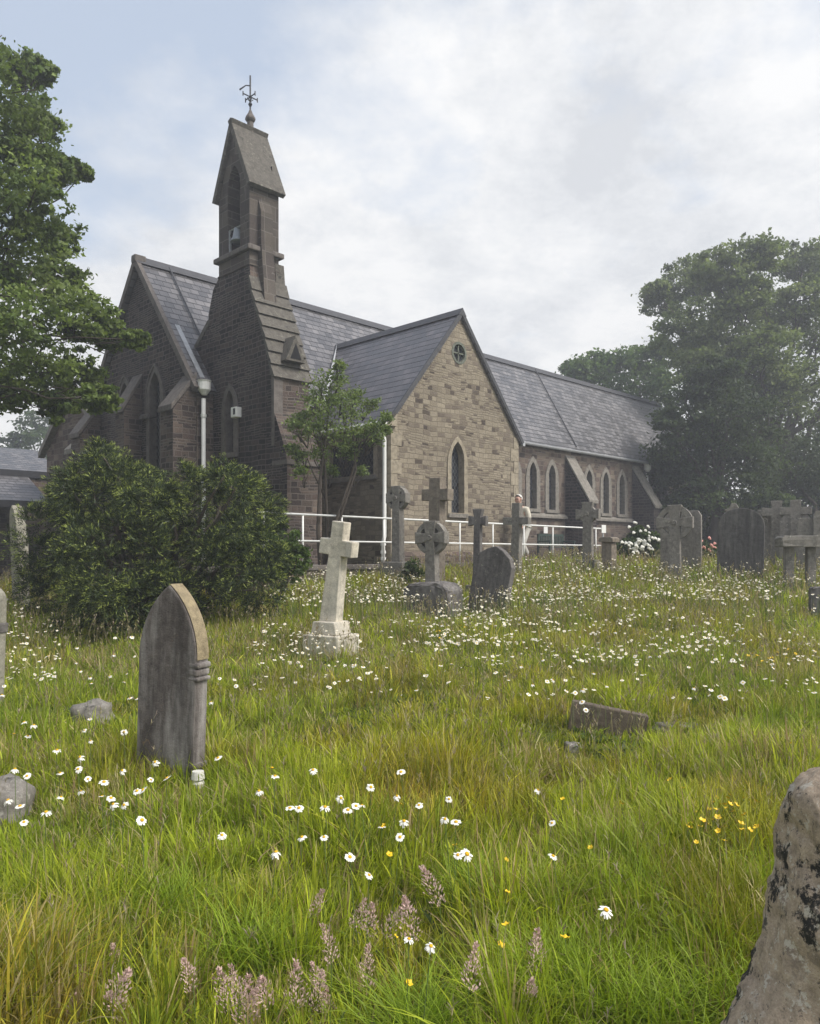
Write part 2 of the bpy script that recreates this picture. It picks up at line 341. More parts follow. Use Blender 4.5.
# eaves gutter, sill string, plinth, buttresses
bm = bmesh.new(); bm_tube(bm, [L(5.2, NP - ov - .07, HE - SL * ov - .05), L(SE, NP - ov - .07, HE - SL * ov - .05)], .055, 8); bm_obj('gutter', bm, M['lead_dark'], church)
bm = bmesh.new(); bm_prism(bm, [L(5.0, NP, 1.2), L(5.0, NP - .12, 1.2), L(5.0, NP - .12, 1.28), L(5.0, NP, 1.38)], (SE - 5, 0, 0)); bm_obj('string_course', bm, M['dressed'], church)
bm = bmesh.new(); bm_prism(bm, [L(5.0, NP, -1.5), L(5.0, NP - .14, -1.5), L(5.0, NP - .14, .16), L(5.0, NP, .3)], (SE - 5, 0, 0)); bm_obj('plinth', bm, M['brown'], church)
for s in (7.35, 12.5, 17.5, 22.6):
    w = .28
    bt = prism_part('buttress', [L(s - w, NP, -1.5), L(s - w, NP - 1.0, -1.5), L(s - w, NP - 1.0, 1.78), L(s - w, NP, 3.42)], (2 * w, 0, 0), M['dark'])
    prism_part('weathering', [L(s - w - .03, NP - .02, 3.62), L(s - w - .03, NP - 1.08, 1.88), L(s - w - .03, NP - 1.08, 1.76), L(s - w - .03, NP - .02, 3.48)], (2 * w + .06, 0, 0), M['dressed'], bt, .015)
def downpipe(path, top, r=.05, mat='white', hop=True):
    bm = bmesh.new(); bm_tube(bm, path, r, 10); dp = bm_obj('downpipe', bm, M[mat], church, True)
    if hop:
        t = Vector(top); bm = bmesh.new(); bm_tube(bm, [t + Vector((0, 0, -.3)), t + Vector((0, 0, -.18)), t, t + Vector((0, 0, .04))], [.06, .15, .15, .17], 12); bm_obj('hopper', bm, M[mat], dp)
    p0, p1 = Vector(path[-2]), Vector(path[-1])
    for f in (.08, .5, .85):
        c = p0.lerp(p1, f); bm = bmesh.new(); bm_tube(bm, [c - Vector((0, 0, .035)), c + Vector((0, 0, .035))], r + .018, 10); bm_obj('collar', bm, M[mat], dp)
downpipe([L(18.3, NP - .12, 3.35), L(18.3, NP - .12, -1)], L(18.3, NP - .14, 3.7))
# west front buttresses with sloped heads
for p0, p1, ht, hb, ln in ((3.28, 3.86, 4.1, 3.3, .6), (6.0, 6.5, 4.5, 3.6, .5), (8.5, 9.1, 4.1, 3.2, .6)):
    bt = prism_part('buttress', [L(SW - .002, p0, -2), L(SW - ln, p0, -2), L(SW - ln, p0, hb), L(SW - .002, p0, ht)], (0, p1 - p0, 0), M['umber'])
    prism_part('weathering', [L(SW - .004, p0 - .04, ht + .14), L(SW - ln - .06, p0 - .04, hb + .1), L(SW - ln - .06, p0 - .04, hb - .04), L(SW - .004, p0 - .04, ht)], (0, p1 - p0 + .08, 0), M['dressed_dark'], bt, .015)
    prism_part('buttress_foot', [L(SW - .004, p0 - .07, -2), L(SW - ln - .15, p0 - .07, -2), L(SW - ln - .15, p0 - .07, .5), L(SW - ln - .02, p0 - .07, .95), L(SW - .004, p0 - .07, .95)], (0, p1 - p0 + .14, 0), M['umber'], bt)
bm = bmesh.new(); bm_prism(bm, [L(SW + .01, 5.6, 3.42), L(SW - .1, 5.6, 3.42), L(SW - .1, 5.6, 3.5), L(SW + .01, 5.6, 3.58)], (0, 1.05, 0)); bm_obj('string_course', bm, M['dressed_dark'], church)
for cx in (5.28, 6.98):                            # hood moulds over the west lancets
    ring('hood_mould', W_, lancet(cx, 3.4, .9, 1.3), lancet(cx, 3.4, 1.0, 1.37), .06, M['dressed_dark'], church)
# north aisle with its own small gable
A_ = Plane(L(SW + .25, 0, 0), (0, 1, 0), (0, 0, 1), (-1, 0, 0))
h3 = [window(A_, c, 1.55, .42, 1.5, .16, M['dressed_dark']) for c in (10.35, 11.35)]
wall('aisle_gable', A_, [(NN + .002, -2), (13.2, -2), (13.2, 3.35), (10.9, 4.95), (NN + .002, 3.6)], h3, M['brown'])
slab('aisle_roof', [L(SW + .1, 13.4, 3.25), L(20, 13.4, 3.25), L(20, 10.9, 5.05), L(SW + .1, 10.9, 5.05)], .1, M['slate'])
slab('aisle_roof', [L(SW + .1, NN, 3.55), L(20, NN, 3.55), L(20, 10.9, 5.05), L(SW + .1, 10.9, 5.05)], .1, M['slate'])
for a, b in (((10.9, 5.12), (13.45, 3.26)), ((10.9, 5.12), (9.0, 3.62))):
    prism_part('verge_coping', [L(SW + .06, a[0], a[1]), L(SW + .06, b[0], b[1]), L(SW + .06, b[0], b[1] - .2), L(SW + .06, a[0], a[1] - .2)], (.2, 0, 0), M['dressed'])
bt = prism_part('buttress', [L(SW + .24, 9.5, -2), L(SW - .4, 9.5, -2), L(SW - .4, 9.5, 2.85), L(SW + .24, 9.5, 3.5)], (0, .45, 0), M['brown'])
prism_part('weathering', [L(SW + .22, 9.46, 3.66), L(SW - .46, 9.46, 2.96), L(SW - .46, 9.46, 2.82), L(SW + .22, 9.46, 3.5)], (0, .53, 0), M['dressed'], bt)

M['dressed_green'] = stone('greenish_dressed_stone', (.13, .14, .115), .3)
# ---- transept
TWD, THE, THA = 4.95, 3.2, 6.2
hole_g = window(T_, 2.36, .98, .5, 1.84, .14, M['dressed_buff'])
circ = lambda c, r, n=20: [(c[0] + r * math.cos(2 * math.pi * i / n), c[1] + r * math.sin(2 * math.pi * i / n)) for i in range(n)]
hc = circ((2.44, 5.12), .235)
rg = ring('roundel', T_, circ((2.44, 5.12), .225), circ((2.44, 5.12), .29), .012, M['dressed_green'], church, .1)
bm = bmesh.new(); bm.faces.new([bm.verts.new(T_.at(u, v, -.08)) for u, v in circ((2.44, 5.12), .235)]); bm_obj('pane', bm, M['glass'], rg)
bm = bmesh.new()
for a in range(4):                                 # quatrefoil tracery bars
    d = (math.cos(a * math.pi / 2), math.sin(a * math.pi / 2)); e = (-d[1] * .018, d[0] * .018)
    bm_prism(bm, [T_.at(2.44 + d[0] * .02 + e[0], 5.12 + d[1] * .02 + e[1], -.02), T_.at(2.44 + d[0] * .19 + e[0], 5.12 + d[1] * .2 + e[1], -.02), T_.at(2.44 + d[0] * .19 - e[0], 5.12 + d[1] * .2 - e[1], -.02), T_.at(2.44 + d[0] * .02 - e[0], 5.12 + d[1] * .02 - e[1], -.02)], (0, .05, 0))
bm_obj('tracery', bm, M['dressed_green'], rg)
wall('transept_gable', T_, gab(0, TWD, TWD / 2, THE - .02, THA - .12), [hole_g, hc], M['buff'])
hw = window(TW_, 1.46, 1.86, 1.76, .82, .12, M['dressed_buff'], flat=True)
wall('transept_west_wall', TW_, rect(.002, -2, NP, THE - .05), [hw], M['buff'])
wall('transept_east_wall', Plane(L(TWD, 0, 0), (0, 1, 0), (0, 0, 1), (1, 0, 0)), rect(.002, -2, NP, THE - .05), [], M['buff'])
tsl = (THA - THE) / (TWD / 2); to = .16
for sg in (-1, 1):
    se = TWD / 2 + sg * (TWD / 2 + to); hE = THE - tsl * to + .04; c = TWD / 2
    sv = c + sg * (THA - HE) / tsl
    rf = slab('transept_roof', [L(se, -.07, hE), L(c, -.07, THA), L(c, 5.0, THA), L(sv, NP, HE), L(se, NP, hE)], .1, M['slate_dark'])
    n = Vector((-sg, 0, 0)); nn = Vector((sg * tsl, 0, 1)).normalized()
    prism_part('verge', [L(c, -.09, THA) + nn * .025, L(se, -.09, hE) + nn * .025, L(se, -.09, hE) - nn * .075, L(c, -.09, THA) - nn * .075], (0, .045, 0), M['ridge'])
    a, b = L(c + sg * .02, 5.0, THA + .0), L(sv, NP, HE); nv = Vector((sg * .5, -.7, 1.3)).normalized() * .04
    w = Vector((sg * .11, .0, .0)); v = Vector((0, -.1, 0))
    prism_part('valley_flashing', [a + nv - w * .2, b + nv - w, b + nv + w, a + nv + w * .2 + v], nv * .5, M['lead'])
    bm = bmesh.new(); g = L(se + sg * .05, 0, hE - .03); bm_tube(bm, [Vector((g.x, -.06, g.z)), Vector((g.x, NP - .2, g.z))], .06, 8); bm_obj('gutter', bm, M['white' if sg < 0 else 'lead'], church)
bm = bmesh.new(); bm_prism(bm, [L(TWD / 2 - .15, -.1, THA - .12), L(TWD / 2, -.1, THA + .08), L(TWD / 2 + .15, -.1, THA - .12)], (0, 5.1, 0)); bm_obj('ridge_tile', bm, M['ridge'], church)
for k in range(11):                                # corner quoins, alternating long and short
    z = -.5 + k * .335; a = .34 if k % 2 else .2; b = .2 if k % 2 else .34
    bm = bmesh.new(); bm_prism(bm, [L(-.014, -.014, z), L(a, -.014, z), L(a, .02, z), L(.02, .02, z), L(.02, b, z), L(-.014, b, z)], (0, 0, .325)); bm_obj('quoin', bm, M['dressed_buff'], church)
    bm = bmesh.new(); bm_box(bm, L(TWD - a, -.014, z), L(TWD + .014, .1, z + .325)); bm_obj('quoin', bm, M['dressed_buff'], church)
prism_part('kneeler', [L(-.2, -.09, 2.95), L(.12, -.09, 2.95), L(.12, -.09, 3.28), L(-.1, -.09, 3.2)], (0, .2, 0), M['dressed_buff'])
downpipe([L(-.26, .14, 3.0), L(-.25, .14, 2.9), L(-.12, .12, 2.72), L(-.1, .12, 2.62), L(-.1, .12, .35), L(-.14, .12, .2), L(-.14, .12, -.25)], None, .05, hop=False)
prism_part('plinth', [L(0, 0, -1.5), L(0, -.1, -1.5), L(0, -.1, -.12), L(0, 0, -.02)], (TWD, 0, 0), M['brown'])

# ---- bell tower: battered base, slab-covered south slope, ashlar shaft, gabled bellcote
TS, TN = -2.8, -1.85
B_ = Plane(L(TS, 0, 0), (0, 1, 0), (0, 0, 1), (-1, 0, 0))
hw = window(B_, 2.5, 2.3, .34, 1.45, .17, M['dressed_dark'])
low = [(3.47, -2), (3.47, 5.72), (3.26, 6.28), (3.0, 6.5), (1.71, 6.5), (1.62, 5.9), (1.12, 4.8), (.77, 3.86), (.77, 3.07), (.4, 2.27), (.29, 1.9), (.29, -2)]
wall('tower_base', B_, low, [hw], M['dark'], depth=.0)
bm = bmesh.new()
edge = low[3:] + low[:3]
for (p0, z0), (p1, z1) in zip(low, low[1:]):
    f = bm.faces.new([bm.verts.new(L(s, p, z)) for s, p, z in ((TS, p0, z0), (TN, p0, z0), (TN, p1, z1), (TS, p1, z1))])
bmesh.ops.remove_doubles(bm, verts=bm.verts, dist=1e-4)
bm.faces.new([bm.verts.new(L(TN, p, z)) for p, z in low])
bm_obj('tower_flank', bm, M['umber'], church)
bm = bmesh.new()                                   # overlapping weathered slabs up the slope
sl = [(.74, 3.84), (1.1, 4.8), (1.6, 5.92), (1.68, 6.2)]
zs = [3.8 + .3 * k for k in range(9)]
pz = lambda z: float(np.interp(z, [3.8, 4.8, 5.9, 6.6], [.77, 1.12, 1.62, 1.76]))
for k, z in enumerate(zs[:-1]):
    p0, p1 = pz(z), pz(z + .34); t = .085
    bm_prism(bm, [L(TS - .05, p0 - t, z), L(TS - .05, p0 + .02, z - .01), L(TS - .05, p1 + .02, z + .335), L(TS - .05, p1 - t * .35, z + .335)], (TN - TS + .09 + (.03 if z < 4.3 else 0), 0, 0))
bm_obj('slope_slabs', bm, M['slab'], church)
gx = -2.3                                          # small triangular gablet on the slope
gl = prism_part('gablet', [L(gx - .27, pz(4.3) - .3, 4.2), L(gx + .27, pz(4.3) - .3, 4.2), L(gx, pz(4.3) - .3, 4.78)], (0, .6, 0), M['slab'])
prism_part('opening_shade', [L(gx - .15, pz(4.3) - .304, 4.25), L(gx + .15, pz(4.3) - .304, 4.25), L(gx, pz(4.3) - .304, 4.6)], (0, -.004, 0), M['shade'], gl)  # thin near-black plate on a solid face; the hollow's shade is its colour
# low stage ledge and the broken lead sheet on the south face
prism_part('ledge', [L(TS - .03, .25, 1.86), L(TN + .05, .25, 1.86), L(TN + .05, .8, 1.86), L(TS - .03, .8, 1.86)], (0, 0, .1), M['dressed_dark'])
prism_part('tower_quoin', [L(TS - .015, .745, 2.3), L(TS + .22, .745, 2.3), L(TS + .22, .745, 3.8), L(TS - .015, .745, 3.8)], (0, .1, 0), M['dressed_dark'])
fl = L(-2.15, .7, 2.75)
prism_part('lead_sheet', [fl + Vector((-.22, 0, .1)), fl + Vector((-.12, -.06, -.28)), fl + Vector((.16, -.02, .2)), fl + Vector((.26, .02, .5)), fl + Vector((.02, 0, .12))], (.0, .02, 0), M['lead'])
# saddle roof joining tower and nave
slab('saddle_roof', [L(TS - .02, 3.47, 5.6), L(TS + .7, 3.47, 5.6), L(TS + .7, 4.35, 4.9), L(TS - .02, 4.35, 4.9)], .12, M['slab'])
bm = bmesh.new(); bm_prism(bm, [L(TS, 3.44, 5.5), L(TS, 4.3, 4.85), L(TS, 4.3, 3.9), L(TS, 3.44, 3.9)], (.6, 0, 0)); bm_obj('saddle_wall', bm, M['dark'], church)
v0, v1 = L(TS - .25, 4.6, 5.55), L(TS - .25, 3.36, 4.02)
prism_part('valley_flashing', [v0 + Vector((-.05, 0, .1)), v1 + Vector((-.05, 0, .1)), v1 + Vector((.08, 0, .1)), v0 + Vector((.08, 0, .1))], (0, -.02, .03), M['lead'])
downpipe([L(SW + .1, NP - .14, 3.6), L(SW + .1, NP - .14, -1.5)], L(SW + .1, NP - .17, 3.98))
bm = bmesh.new(); bm_box(bm, L(TS - .16, 2.02, 3.06), L(TS - .002, 2.24, 3.3)); bevel(bm, .02); sb = bm_obj('security_light', bm, M['white'], church)
bm = bmesh.new(); bm_box(bm, L(TS - .166, 2.05, 3.12), L(TS - .161, 2.13, 3.26)); bm_obj('lens', bm, M['glass'], sb)
# shaft
C0, C1, CC = 1.71, 3.0, 2.355; CN = -2.0
up = lancet(2.35, 6.98, .52, 1.98)
wall('bellcote_wall', B_, [(C0, 6.5), (C1, 6.5), (C1, 8.3), (CC, 9.85), (C0, 8.3)], [up], M['ashlar'], depth=.8, reveal=.7)
bm = bmesh.new(); bm.faces.new([bm.verts.new(L(CN, p, z)) for p, z in ((C0, 6.4), (C1, 6.4), (C1, 8.3), (CC, 9.85), (C0, 8.3))]); bm_obj('bellcote_back', bm, M['ashlar'], church)
bm = bmesh.new(); bm.faces.new([bm.verts.new(L(TS + .69, p, z)) for p, z in ((C0 + .1, 6.6), (C1 - .1, 6.6), (C1 - .1, 9.0), (C0 + .1, 9.0))]); bm_obj('bell_recess', bm, M['dark'], church)
frm = ring('bell_frame', B_, rect(2.12, 7.005, 2.58, 7.5), rect(2.095, 6.98, 2.605, 7.52), -.03, M['lead'], church, .06)
bm = bmesh.new(); c = L(TS + .12, 2.34, 7.4)
bm_tube(bm, [c + Vector((0, 0, z)) for z in (.16, .13, .04, -.08, -.17, -.2)], [.04, .1, .12, .14, .19, .2], 14); bl = bm_obj('bell', bm, M['bronze'], church, True)
bm = bmesh.new(); bm_tube(bm, [c + Vector((0, -.24, .13)), c + Vector((0, .24, .13))], .035, 8); bm_obj('headstock', bm, M['iron'], bl)
bm = bmesh.new(); bm_tube(bm, [c + Vector((-.05, .14, .16)), c + Vector((-.08, .2, 0)), c + Vector((-.05, .16, -.2))], .018, 8); bm_obj('bell_wheel', bm, M['iron'], bl)
for z, o, hh, mt in ((6.82, .1, .12, 'dressed_dark'), (6.48, .03, .05, 'ashlar')):
    bm = bmesh.new(); bm_box(bm, L(TS - o, C0 - o, z), L(CN + o, C1 + o, z + hh)); bevel(bm, .03, 2); bm_obj('band_course', bm, M[mt], church)
bs = -2.42                                         # pilaster buttress on the south face with sloped head
bm = bmesh.new(); bm_prism(bm, [L(bs - .15, C0, 5.6), L(bs - .15, C0 - .27, 5.6), L(bs - .15, C0 - .2, 6.4), L(bs - .15, C0 - .13, 7.0), L(bs - .15, C0 - .12, 7.75), L(bs - .15, C0, 8.05)], (.32, 0, 0)); bm_obj('pilaster', bm, M['ashlar'], church)
bm = bmesh.new(); bm_prism(bm, [L(CN - .1, C0 + .1, 5.6), L(CN - .1, C0 - .12, 5.6), L(CN - .1, C0, 6.7)], (.25, 0, 0)); bm_obj('shoulder', bm, M['slab'], church)
ER, EH, AP = .8, 8.3, 10.04                        # steep stone roof
for sg in (-1, 1):
    n = Vector((0, sg * (AP - EH), ER)).normalized()
    prism_part('bellcote_roof', [L(TS - .1, CC, AP), L(-1.9, CC, AP), L(-1.9, CC + sg * ER, EH), L(TS - .1, CC + sg * ER, EH)], n * -.12, M['slab'], church, .012)
bm = bmesh.new(); bm_tube(bm, [L(-2.35, CC, z) for z in (9.8, 10.14, 10.16, 10.2, 10.24, 10.34, 10.42)], [.085, .075, .1, .125, .12, .06, .03], 8); fn = bm_obj('finial', bm, M['dressed_dark'], church)
bm = bmesh.new(); o = L(-2.35, CC, 10.3)
bm_tube(bm, [o, o + Vector((0, 0, .34))], .02, 6); bm_tube(bm, [o + Vector((0, 0, .2)), o + Vector((0, 0, .26)), o + Vector((0, 0, .32))], [.02, .05, .02], 8)
bm_tube(bm, [o + Vector((0, 0, .3)), o + Vector((0, 0, .94))], .02, 6)
for dx, dy in ((1, 0), (-1, 0), (0, 1), (0, -1)):
    d = Vector((dx, dy, 0)); z = Vector((0, 0, 1))
    bm_tube(bm, [o + z * .44, o + z * .44 + d * .2], .014, 6); bm_tube(bm, [o + z * .39 + d * .2, o + z * .49 + d * .2], .014, 6); bm_tube(bm, [o + z * .32, o + z * .4 + d * .08], .01, 6)
d = Vector((-.6, .4, 0)); bm_tube(bm, [o + z * .7, o + z * .7 + d * .14, o + z * .58 + d * .34], [.014, .012, .02], 6)
bm_obj('weathervane', bm, M['iron'], fn)

# ---- low hall with a pent roof beyond the north-west corner
HS1 = 8.2
hp = 13.25
hall = empty('church_hall', to_world(SW - .1, hp, -.5), TH, 'low outbuilding with two tiers of grey slate roof behind the yew bush', 'outbuilding')
K = lambda s, p, z: Vector((s, p, z + .5))
slab('upper_roof', [K(-HS1, 1.6, 2.75), K(1.5, 1.6, 2.75), K(1.5, 4.2, 3.8), K(-HS1, 4.2, 3.8)], .12, M['slate'], hall)
slab('lower_roof', [K(-HS1, -.3, 1.6), K(.33, -.3, 1.6), K(.33, 1.7, 2.6), K(-HS1, 1.7, 2.6)], .12, M['slate'], hall)
prism_part('hall_wall', [K(-HS1, 1.64, -2.5), K(1.5, 1.64, -2.5), K(1.5, 1.64, 2.6), K(-HS1, 1.64, 2.6)], (0, 2.4, 0), M['brown'], hall)
prism_part('fascia', [K(-HS1, 1.56, 2.52), K(1.5, 1.56, 2.52), K(1.5, 1.56, 2.745), K(-HS1, 1.56, 2.745)], (0, .03, 0), M['iron'], hall)
prism_part('fascia', [K(-HS1, -.34, 1.38), K(-.25, -.34, 1.38), K(-.25, -.34, 1.6), K(-HS1, -.34, 1.6)], (0, .06, 0), M['iron'], hall)
for x in (-.5, -3.0, -5.6, -8): prism_part('post', [K(x, -.2, -2.5), K(x + .14, -.2, -2.5), K(x + .14, -.2, 1.4), K(x, -.2, 1.4)], (0, .14, 0), M['bark'], hall)
# ------------------------------------------------------------------ path, kerb wall, handrail, bench
def structure(name, bm, mat): return tag(bm_obj(name, bm, mat), kind='structure')
bm = bmesh.new(); bm_prism(bm, [to_world(-6, -1.0, -1.6), to_world(24, -1.0, -1.6), to_world(24, 3.25, -1.6), to_world(5.0, 3.25, -1.6), to_world(5.0, -.01, -1.6), to_world(-1.6, -.01, -1.6), to_world(-1.6, .2, -1.6), to_world(-6, .2, -1.6)], (0, 0, 1.3))
M['paving'] = plain('paving', (.2, .19, .175), .9); structure('path', bm, M['paving'])
bm = bmesh.new(); o = to_world(0, 0, 0)
bm_prism(bm, [to_world(-6, -1.26, -1.6), to_world(7.8, -1.26, -1.6), to_world(7.8, -1.004, -1.6), to_world(-6, -1.004, -1.6)], (0, 0, 1.22))
kw = tag(bm_obj('kerb_wall', bm, M['brown']), 'low rubble retaining wall along the path below the white handrail', 'wall')
bm = bmesh.new(); bm_prism(bm, [to_world(-6, -1.3, -.378), to_world(7.85, -1.3, -.378), to_world(7.85, -.99, -.378), to_world(-6, -.99, -.378)], (0, 0, .1)); bevel(bm, .015)
bm_obj('coping', bm, M['dressed_dark'], kw)
rail = empty('handrail', to_world(0, -1.1, 0), TH, 'white tubular handrail with two rails along the church path', 'handrail')
def tube(name, path, r, mat, parent, n=8):
    bm = bmesh.new(); bm_tube(bm, path, r, n); return bm_obj(name, bm, mat, parent, True)
V3 = lambda x, y, z: Vector((x, y, z))
RZ0, RZ1 = .72, .2
tube('top_rail', [V3(-4.5, 0, RZ0), V3(7.5, 0, RZ0 - .06), V3(7.58, .02, RZ0 - .1)], .021, M['white'], rail)
tube('lower_rail', [V3(-4.5, 0, RZ1), V3(7.5, 0, RZ1 - .04)], .019, M['white'], rail)
for px in (264, 303, 342, 384, 427, 460, 493, 524, 553, 596):
    x = min(S_of(px, -1.1), 7.5); tube('post', [V3(x, .005, -.3), V3(x, .005, RZ0 - .02 - .06 * (x + 4.5) / 12)], .019, M['white'], rail)
for px, py, lab in ((545.5, 530, 'small white notice fixed to the church wall above the bench'), (603.5, 529, 'small white notice near the end of the handrail')):
    c = to_world(S_of(px, 3.1 if px < 600 else -.9), 3.1 if px < 600 else -.9, 0); d = c.y; c.z = EYE + (HY - py) / F * d
    nt_ = empty('notice', c, TH, lab, 'notice'); w, h = (.12, .12)
    bm = bmesh.new(); bm_box(bm, (-w, -.015, -h), (w, .0, h)); bevel(bm, .006); bm_obj('panel', bm, M['white'], nt_)
    bm = bmesh.new(); bm_box(bm, (-.02, .001, -h - (.0 if px < 600 else .7)), (.02, .03, h)); bm_obj('bracket', bm, M['lead'], nt_)
# slatted bench against the nave wall
bc = to_world(S_of(557, 2.35), 2.35, -.3)
bench = empty('bench', bc, TH, 'dark green slatted garden bench against the church wall behind the handrail', 'bench')
M['green_paint'] = plain('green_paint', (.035, .055, .045), .5)
def box(name, lo, hi, mat, parent, bev=.008):
    bm = bmesh.new(); bm_box(bm, lo, hi); 
    if bev: bevel(bm, bev, 1)
    return bm_obj(name, bm, mat, parent)
bm = bmesh.new()
for k in range(5): bm_box(bm, (-.75, -.22 + k * .1, .42), (.75, -.14 + k * .1, .45))
bm_obj('seat', bm, M['green_paint'], bench)
bm = bmesh.new(); bm_box(bm, (-.78, .24, .82), (.78, .28, .9)); bm_box(bm, (-.78, .24, .48), (.78, .28, .54))
for k in range(15): bm_box(bm, (-.72 + k * .1, .25, .54), (-.67 + k * .1, .27, .82))
bm_obj('backrest', bm, M['green_paint'], bench)
for x in (-.78, .72):
    box('leg', (x, -.24, -.05), (x + .06, -.18, .62), M['green_paint'], bench); box('leg', (x, .24, -.05), (x + .06, .3, .9), M['green_paint'], bench)
    box('armrest', (x - .01, -.26, .62), (x + .07, .29, .66), M['green_paint'], bench)

# ------------------------------------------------------------------ walker, mostly behind a stone cross
def skin_obj(name, joints, edges, mat, parent, sub=2):
    me = bpy.data.meshes.new(name + '_base'); me.from_pydata([j[0] for j in joints], edges, [])
    o = bpy.data.objects.new(name + '_base', me); COL.objects.link(o)
    sk = o.modifiers.new('skin', 'SKIN'); sk.use_smooth_shade = True
    ly = me.skin_vertices[0].data if me.skin_vertices else None
    if ly is None:
        bm = bmesh.new(); bm.from_mesh(me); bm.verts.layers.skin.verify(); bm.to_mesh(me); bm.free(); ly = me.skin_vertices[0].data
    for i, j in enumerate(joints): ly[i].radius = j[1] if isinstance(j[1], tuple) else (j[1], j[1]); ly[i].use_root = i == 0
    ss = o.modifiers.new('sub', 'SUBSURF'); ss.levels = sub; ss.render_levels = sub
    bpy.context.view_layer.update(); dg = bpy.context.evaluated_depsgraph_get()
    m2 = bpy.data.meshes.new_from_object(o.evaluated_get(dg)); m2.name = name
    bpy.data.objects.remove(o); bpy.data.meshes.remove(me); m2.materials.clear()
    return link(name, m2, mat, parent, True)
wp = to_world(S_of(524, -.5), -.5, -.3)
walker = empty('person', wp, TH + math.pi, 'white-haired person in a cream jacket and pale trousers walking with head bowed behind the handrail', 'person')
M['skin'] = plain('skin', (.5, .3, .23), .55, .4, .05); M['cream'] = plain('cream_cloth', (.55, .51, .43), .85, .2, .1); M['trouser'] = plain('pale_trouser', (.5, .48, .44), .85, .2, .08)
M['hair'] = plain('white_hair', (.6, .58, .55), .7, .3, .1); M['shoe'] = plain('shoe', (.06, .05, .05), .5)
J = [((0, 0, .98), .12), ((.05, 0, 1.2), (.13, .15)), ((.12, 0, 1.4), (.12, .17)), ((.17, 0, 1.5), .06), ((.21, 0, 1.57), .055), ((.25, 0, 1.64), .085), ((.265, 0, 1.71), .095), ((.25, 0, 1.78), .075),
     ((.12, .19, 1.42), .065), ((.1, .25, 1.17), .048), ((.25, .2, .98), .038), ((.31, .18, .93), .035), ((.37, .165, .89), .02),
     ((.12, -.19, 1.42), .065), ((-.02, -.25, 1.18), .048), ((.02, -.22, .95), .036), ((.05, -.2, .88), .036), ((.07, -.195, .8), .02),
     ((0, .1, .9), .095), ((.2, .1, .5), .062), ((.26, .1, .1), .042), ((.38, .1, .05), .034),
     ((0, -.1, .9), .095), ((-.04, -.1, .5), .062), ((-.3, -.1, .17), .042), ((-.2, -.1, .06), .034), ((.35, 0, 1.685), .02)]
E_ = [(0, 1), (1, 2), (2, 3), (3, 4), (4, 5), (5, 6), (6, 7), (2, 8), (8, 9), (9, 10), (10, 11), (11, 12), (2, 13), (13, 14), (14, 15), (15, 16), (16, 17), (0, 18), (18, 19), (19, 20), (20, 21), (0, 22), (22, 23), (23, 24), (24, 25), (5, 26)]
skin_obj('body', J, E_, M['skin'], walker)
q = lambda i, f, d=(0, 0, 0): (tuple(a + b for a, b in zip(J[i][0], d)), f)
skin_obj('jacket', [q(0, (.16, .19), (0, 0, -.06)), q(1, (.165, .185)), q(2, (.15, .2)), q(3, .085, (0, 0, -.02)), q(8, .088), q(9, .072), q(10, .056), q(13, .088), q(14, .072), q(15, .056)],
         [(0, 1), (1, 2), (2, 3), (2, 4), (4, 5), (5, 6), (2, 7), (7, 8), (8, 9)], M['cream'], walker)
skin_obj('trousers', [q(0, .14), q(18, .112), q(19, .088), q(20, .075, (0, 0, .02)), q(22, .112), q(23, .088), q(24, .075, (0, 0, .02))], [(0, 1), (1, 2), (2, 3), (0, 4), (4, 5), (5, 6)], M['trouser'], walker)
for a, b in ((20, 21), (24, 25)): skin_obj('shoe', [q(a, .052, (-.04, 0, -.03)), q(a, .056, (.03, 0, -.05)), q(b, .05), q(b, .035, (.06, 0, -.01))], [(0, 1), (1, 2), (2, 3)], M['shoe'], walker, 1)
bm = bmesh.new(); bmesh.ops.create_uvsphere(bm, u_segments=16, v_segments=10, radius=.112)
bmesh.ops.delete(bm, geom=[v for v in bm.verts if v.co.z < -.055 + max(0, v.co.x) * 1.6], context='VERTS')
bmesh.ops.scale(bm, vec=(1.08, .92, 1.0), verts=bm.verts); bmesh.ops.translate(bm, vec=(.245, 0, 1.73), verts=bm.verts); bm_obj('hair', bm, M['hair'], walker, True)
for sy in (-1, 1):
    bm = bmesh.new(); bmesh.ops.create_uvsphere(bm, u_segments=8, v_segments=6, radius=.028); bmesh.ops.scale(bm, vec=(.7, .4, 1.2), verts=bm.verts); bmesh.ops.translate(bm, vec=(.25, sy * .098, 1.69), verts=bm.verts); bm_obj('ear', bm, M['skin'], walker, True)
    bm = bmesh.new(); bmesh.ops.create_uvsphere(bm, u_segments=8, v_segments=6, radius=.012); bmesh.ops.translate(bm, vec=(.345, sy * .035, 1.71), verts=bm.verts); bm_obj('eye', bm, M['shoe'], walker, True)

